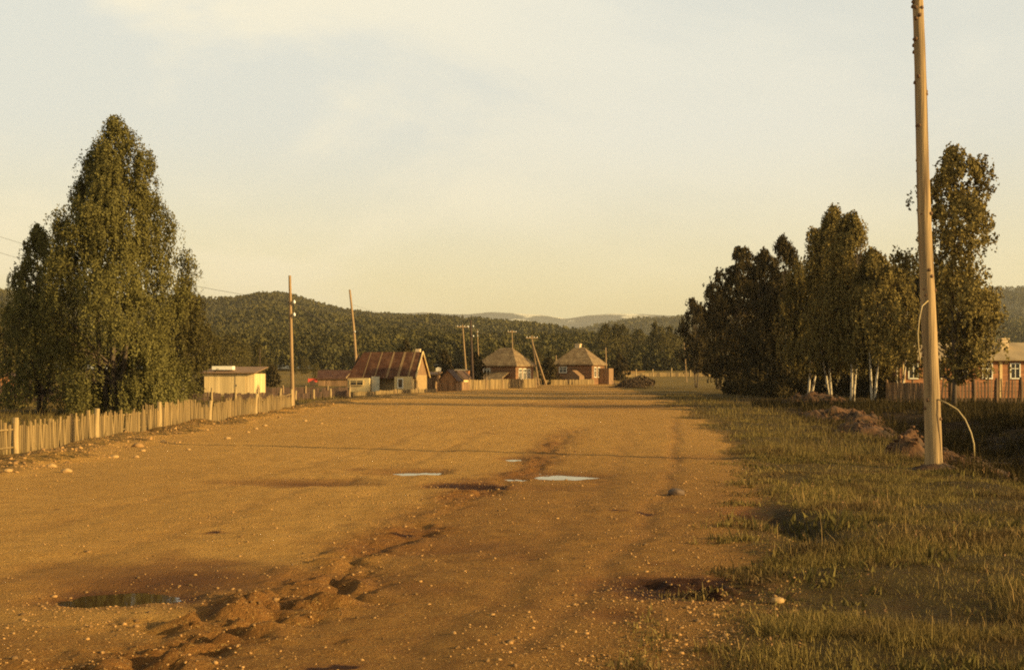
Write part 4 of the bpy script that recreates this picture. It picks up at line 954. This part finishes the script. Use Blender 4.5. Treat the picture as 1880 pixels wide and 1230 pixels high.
X = px2x(1790, 31); b = MB(); b.box((0, 0, .06), (1.75, .16, .05), R(4), 0, R(2)); b.box((.3, .25, .03), (1.3, .12, .04), R(-9)); o = b.build('plank', M['plank_old']); o.location = (X, 31, T(X, 31) + .03)
tag(o, 'pair of old grey planks lying in the ditch behind the bent cable', 'plank')
def cov_left(X, Y, dR, dL, road, damp_shade):
    return sstep(dL, 1.6, 3.2) * (.35 + .65 * sstep(fbm(X, Y, 1.4, 3, 18), .35, .6)) + .06 * sstep(dL, .2, 1.2)
blades('yard_grass', 'grass along the picket fence and in the yard behind it', 60000, -60, 700, 24, 105, 1.2, .16, .007, 'grass', 5, cov_left)
def cov_edge(X, Y, dR, dL, road, damp_shade):
    return sstep(dR, -.9, -.1) * (1 - sstep(dR, .3, 1.0)) * sstep(fbm(X, Y, .7, 3, 19), .48, .62)
blades('creeping_weeds', 'flat weeds creeping over the trampled road edge', 60000, 1000, 1500, 6.3, 26, 1.3, .045, .012, 'grass', 6, cov_edge)

# ------------------------------------------------------------------ air, sky, light, camera
hb = MB(); hb.box((0, 3750, 190), (10400, 8200, 400)); hz_o = hb.build('haze', None)
hm_ = bpy.data.materials.new('haze_air'); hm_.use_nodes = True; nt = hm_.node_tree
nt.nodes.remove(nt.nodes['Principled BSDF']); pv = nt.nodes.new('ShaderNodeVolumePrincipled'); pv.inputs['Color'].default_value = (.70, .67, .57, 1); pv.inputs['Density'].default_value = 1.1e-4
nt.links.new(pv.outputs[0], nt.nodes['Material Output'].inputs['Volume']); hz_o.data.materials.append(hm_); hz_o['kind'] = 'stuff'; hz_o['label'] = 'thin warm evening haze over the valley'

W = bpy.data.worlds.new('World'); sc.world = W; W.use_nodes = True; nt = W.node_tree; N = nt.nodes; L = nt.links
bg = N['Background']; bg.inputs['Strength'].default_value = .10
sky = N.new('ShaderNodeTexSky'); sky.sky_type = 'NISHITA'; sky.sun_disc = False; sky.sun_elevation = R(SUN_EL); sky.sun_rotation = R(SUN_AZ)
sky.air_density = 1.0; sky.dust_density = 3.0; sky.ozone_density = 1.0
tint = N.new('ShaderNodeMix'); tint.data_type = 'RGBA'; tint.blend_type = 'MULTIPLY'; tint.inputs[0].default_value = 1; tint.inputs[7].default_value = (1.45, 1.10, .72, 1)
L.new(sky.outputs[0], tint.inputs[6])
tc = N.new('ShaderNodeTexCoord'); mp = N.new('ShaderNodeMapping'); mp.inputs['Scale'].default_value = (1.6, 1.6, 3.6); mp.inputs['Rotation'].default_value = (0, R(-14), 0); L.new(tc.outputs['Generated'], mp.inputs['Vector'])
cn = N.new('ShaderNodeTexNoise'); cn.inputs['Scale'].default_value = 2.2; cn.inputs['Detail'].default_value = 7; cn.inputs['Roughness'].default_value = .55; cn.inputs['Distortion'].default_value = .4; L.new(mp.outputs[0], cn.inputs['Vector'])
cr = N.new('ShaderNodeMapRange'); cr.interpolation_type = 'SMOOTHSTEP'; cr.inputs['From Min'].default_value = .40; cr.inputs['From Max'].default_value = .68; cr.inputs['To Min'].default_value = .82; cr.inputs['To Max'].default_value = .92; L.new(cn.outputs['Fac'], cr.inputs['Value'])
sx = N.new('ShaderNodeSeparateXYZ'); L.new(tc.outputs['Generated'], sx.inputs[0])
ve = N.new('ShaderNodeMapRange'); ve.interpolation_type = 'SMOOTHSTEP'; ve.inputs['From Min'].default_value = .0; ve.inputs['From Max'].default_value = .20; L.new(sx.outputs['Z'], ve.inputs['Value'])
vc = N.new('ShaderNodeMix'); vc.data_type = 'RGBA'; vc.inputs[6].default_value = (6.6, 5.65, 2.9, 1); vc.inputs[7].default_value = (4.95, 5.05, 4.6, 1); L.new(ve.outputs[0], vc.inputs[0])
cl = N.new('ShaderNodeMix'); cl.data_type = 'RGBA'; L.new(vc.outputs[2], cl.inputs[7]); zf = N.new('ShaderNodeMapRange'); zf.interpolation_type = 'SMOOTHSTEP'; zf.inputs['From Min'].default_value = .30; zf.inputs['From Max'].default_value = .62; zf.inputs['To Min'].default_value = 1; zf.inputs['To Max'].default_value = .12; L.new(sx.outputs['Z'], zf.inputs['Value'])
zm = N.new('ShaderNodeMath'); zm.operation = 'MULTIPLY'; L.new(cr.outputs[0], zm.inputs[0]); L.new(zf.outputs[0], zm.inputs[1])
L.new(zm.outputs[0], cl.inputs[0]); L.new(tint.outputs[2], cl.inputs[6])
cm = N.new('ShaderNodeMapRange'); cm.interpolation_type = 'SMOOTHSTEP'; cm.inputs['From Min'].default_value = .44; cm.inputs['From Max'].default_value = .62; L.new(cn.outputs['Fac'], cm.inputs['Value'])
cg = N.new('ShaderNodeMapRange'); cg.interpolation_type = 'SMOOTHSTEP'; cg.inputs['From Min'].default_value = .16; cg.inputs['From Max'].default_value = -.22; cg.inputs['To Min'].default_value = .15; cg.inputs['To Max'].default_value = .62; L.new(sx.outputs['X'], cg.inputs['Value'])
c3 = N.new('ShaderNodeMath'); c3.operation = 'MULTIPLY'; L.new(cm.outputs[0], c3.inputs[0]); L.new(cg.outputs[0], c3.inputs[1])
c4 = N.new('ShaderNodeMath'); c4.operation = 'MULTIPLY'; L.new(c3.outputs[0], c4.inputs[0]); L.new(zf.outputs[0], c4.inputs[1])
c5 = N.new('ShaderNodeMix'); c5.data_type = 'RGBA'; c5.inputs[7].default_value = (6.2, 5.6, 4.1, 1); L.new(c4.outputs[0], c5.inputs[0]); L.new(cl.outputs[2], c5.inputs[6])
L.new(c5.outputs[2], bg.inputs['Color'])

az, el = R(SUN_AZ), R(SUN_EL)
S = Vector((math.sin(az) * math.cos(el), math.cos(az) * math.cos(el), math.sin(el)))
sl = bpy.data.lights.new('sun', 'SUN'); sl.energy = 5.0; sl.angle = R(.53); sl.color = (1.0, .725, .32)
so = bpy.data.objects.new('sun', sl); COL.objects.link(so); so.rotation_euler = S.to_track_quat('Z', 'Y').to_euler(); so.location = (60, -30, 60)

cd = bpy.data.cameras.new('camera'); cam = bpy.data.objects.new('camera', cd); COL.objects.link(cam)
cam.location = (0, 0, EYE); cam.rotation_euler = (R(90), 0, 0)
cd.sensor_fit = 'HORIZONTAL'; cd.sensor_width = 36; cd.lens = 36 * F / 1880; cd.shift_y = (HY - 615) / 1880
cd.clip_start = .1; cd.clip_end = 20000
sc.camera = cam
sc.render.engine = 'CYCLES'
cy = sc.cycles; cy.use_denoising = False; cy.max_bounces = 6; cy.diffuse_bounces = 2; cy.glossy_bounces = 3; cy.transmission_bounces = 2; cy.volume_bounces = 0; cy.filter_width = 1.9
sc.view_settings.view_transform = 'Standard'; sc.view_settings.look = 'None'; sc.view_settings.exposure = .78; sc.view_settings.gamma = 1
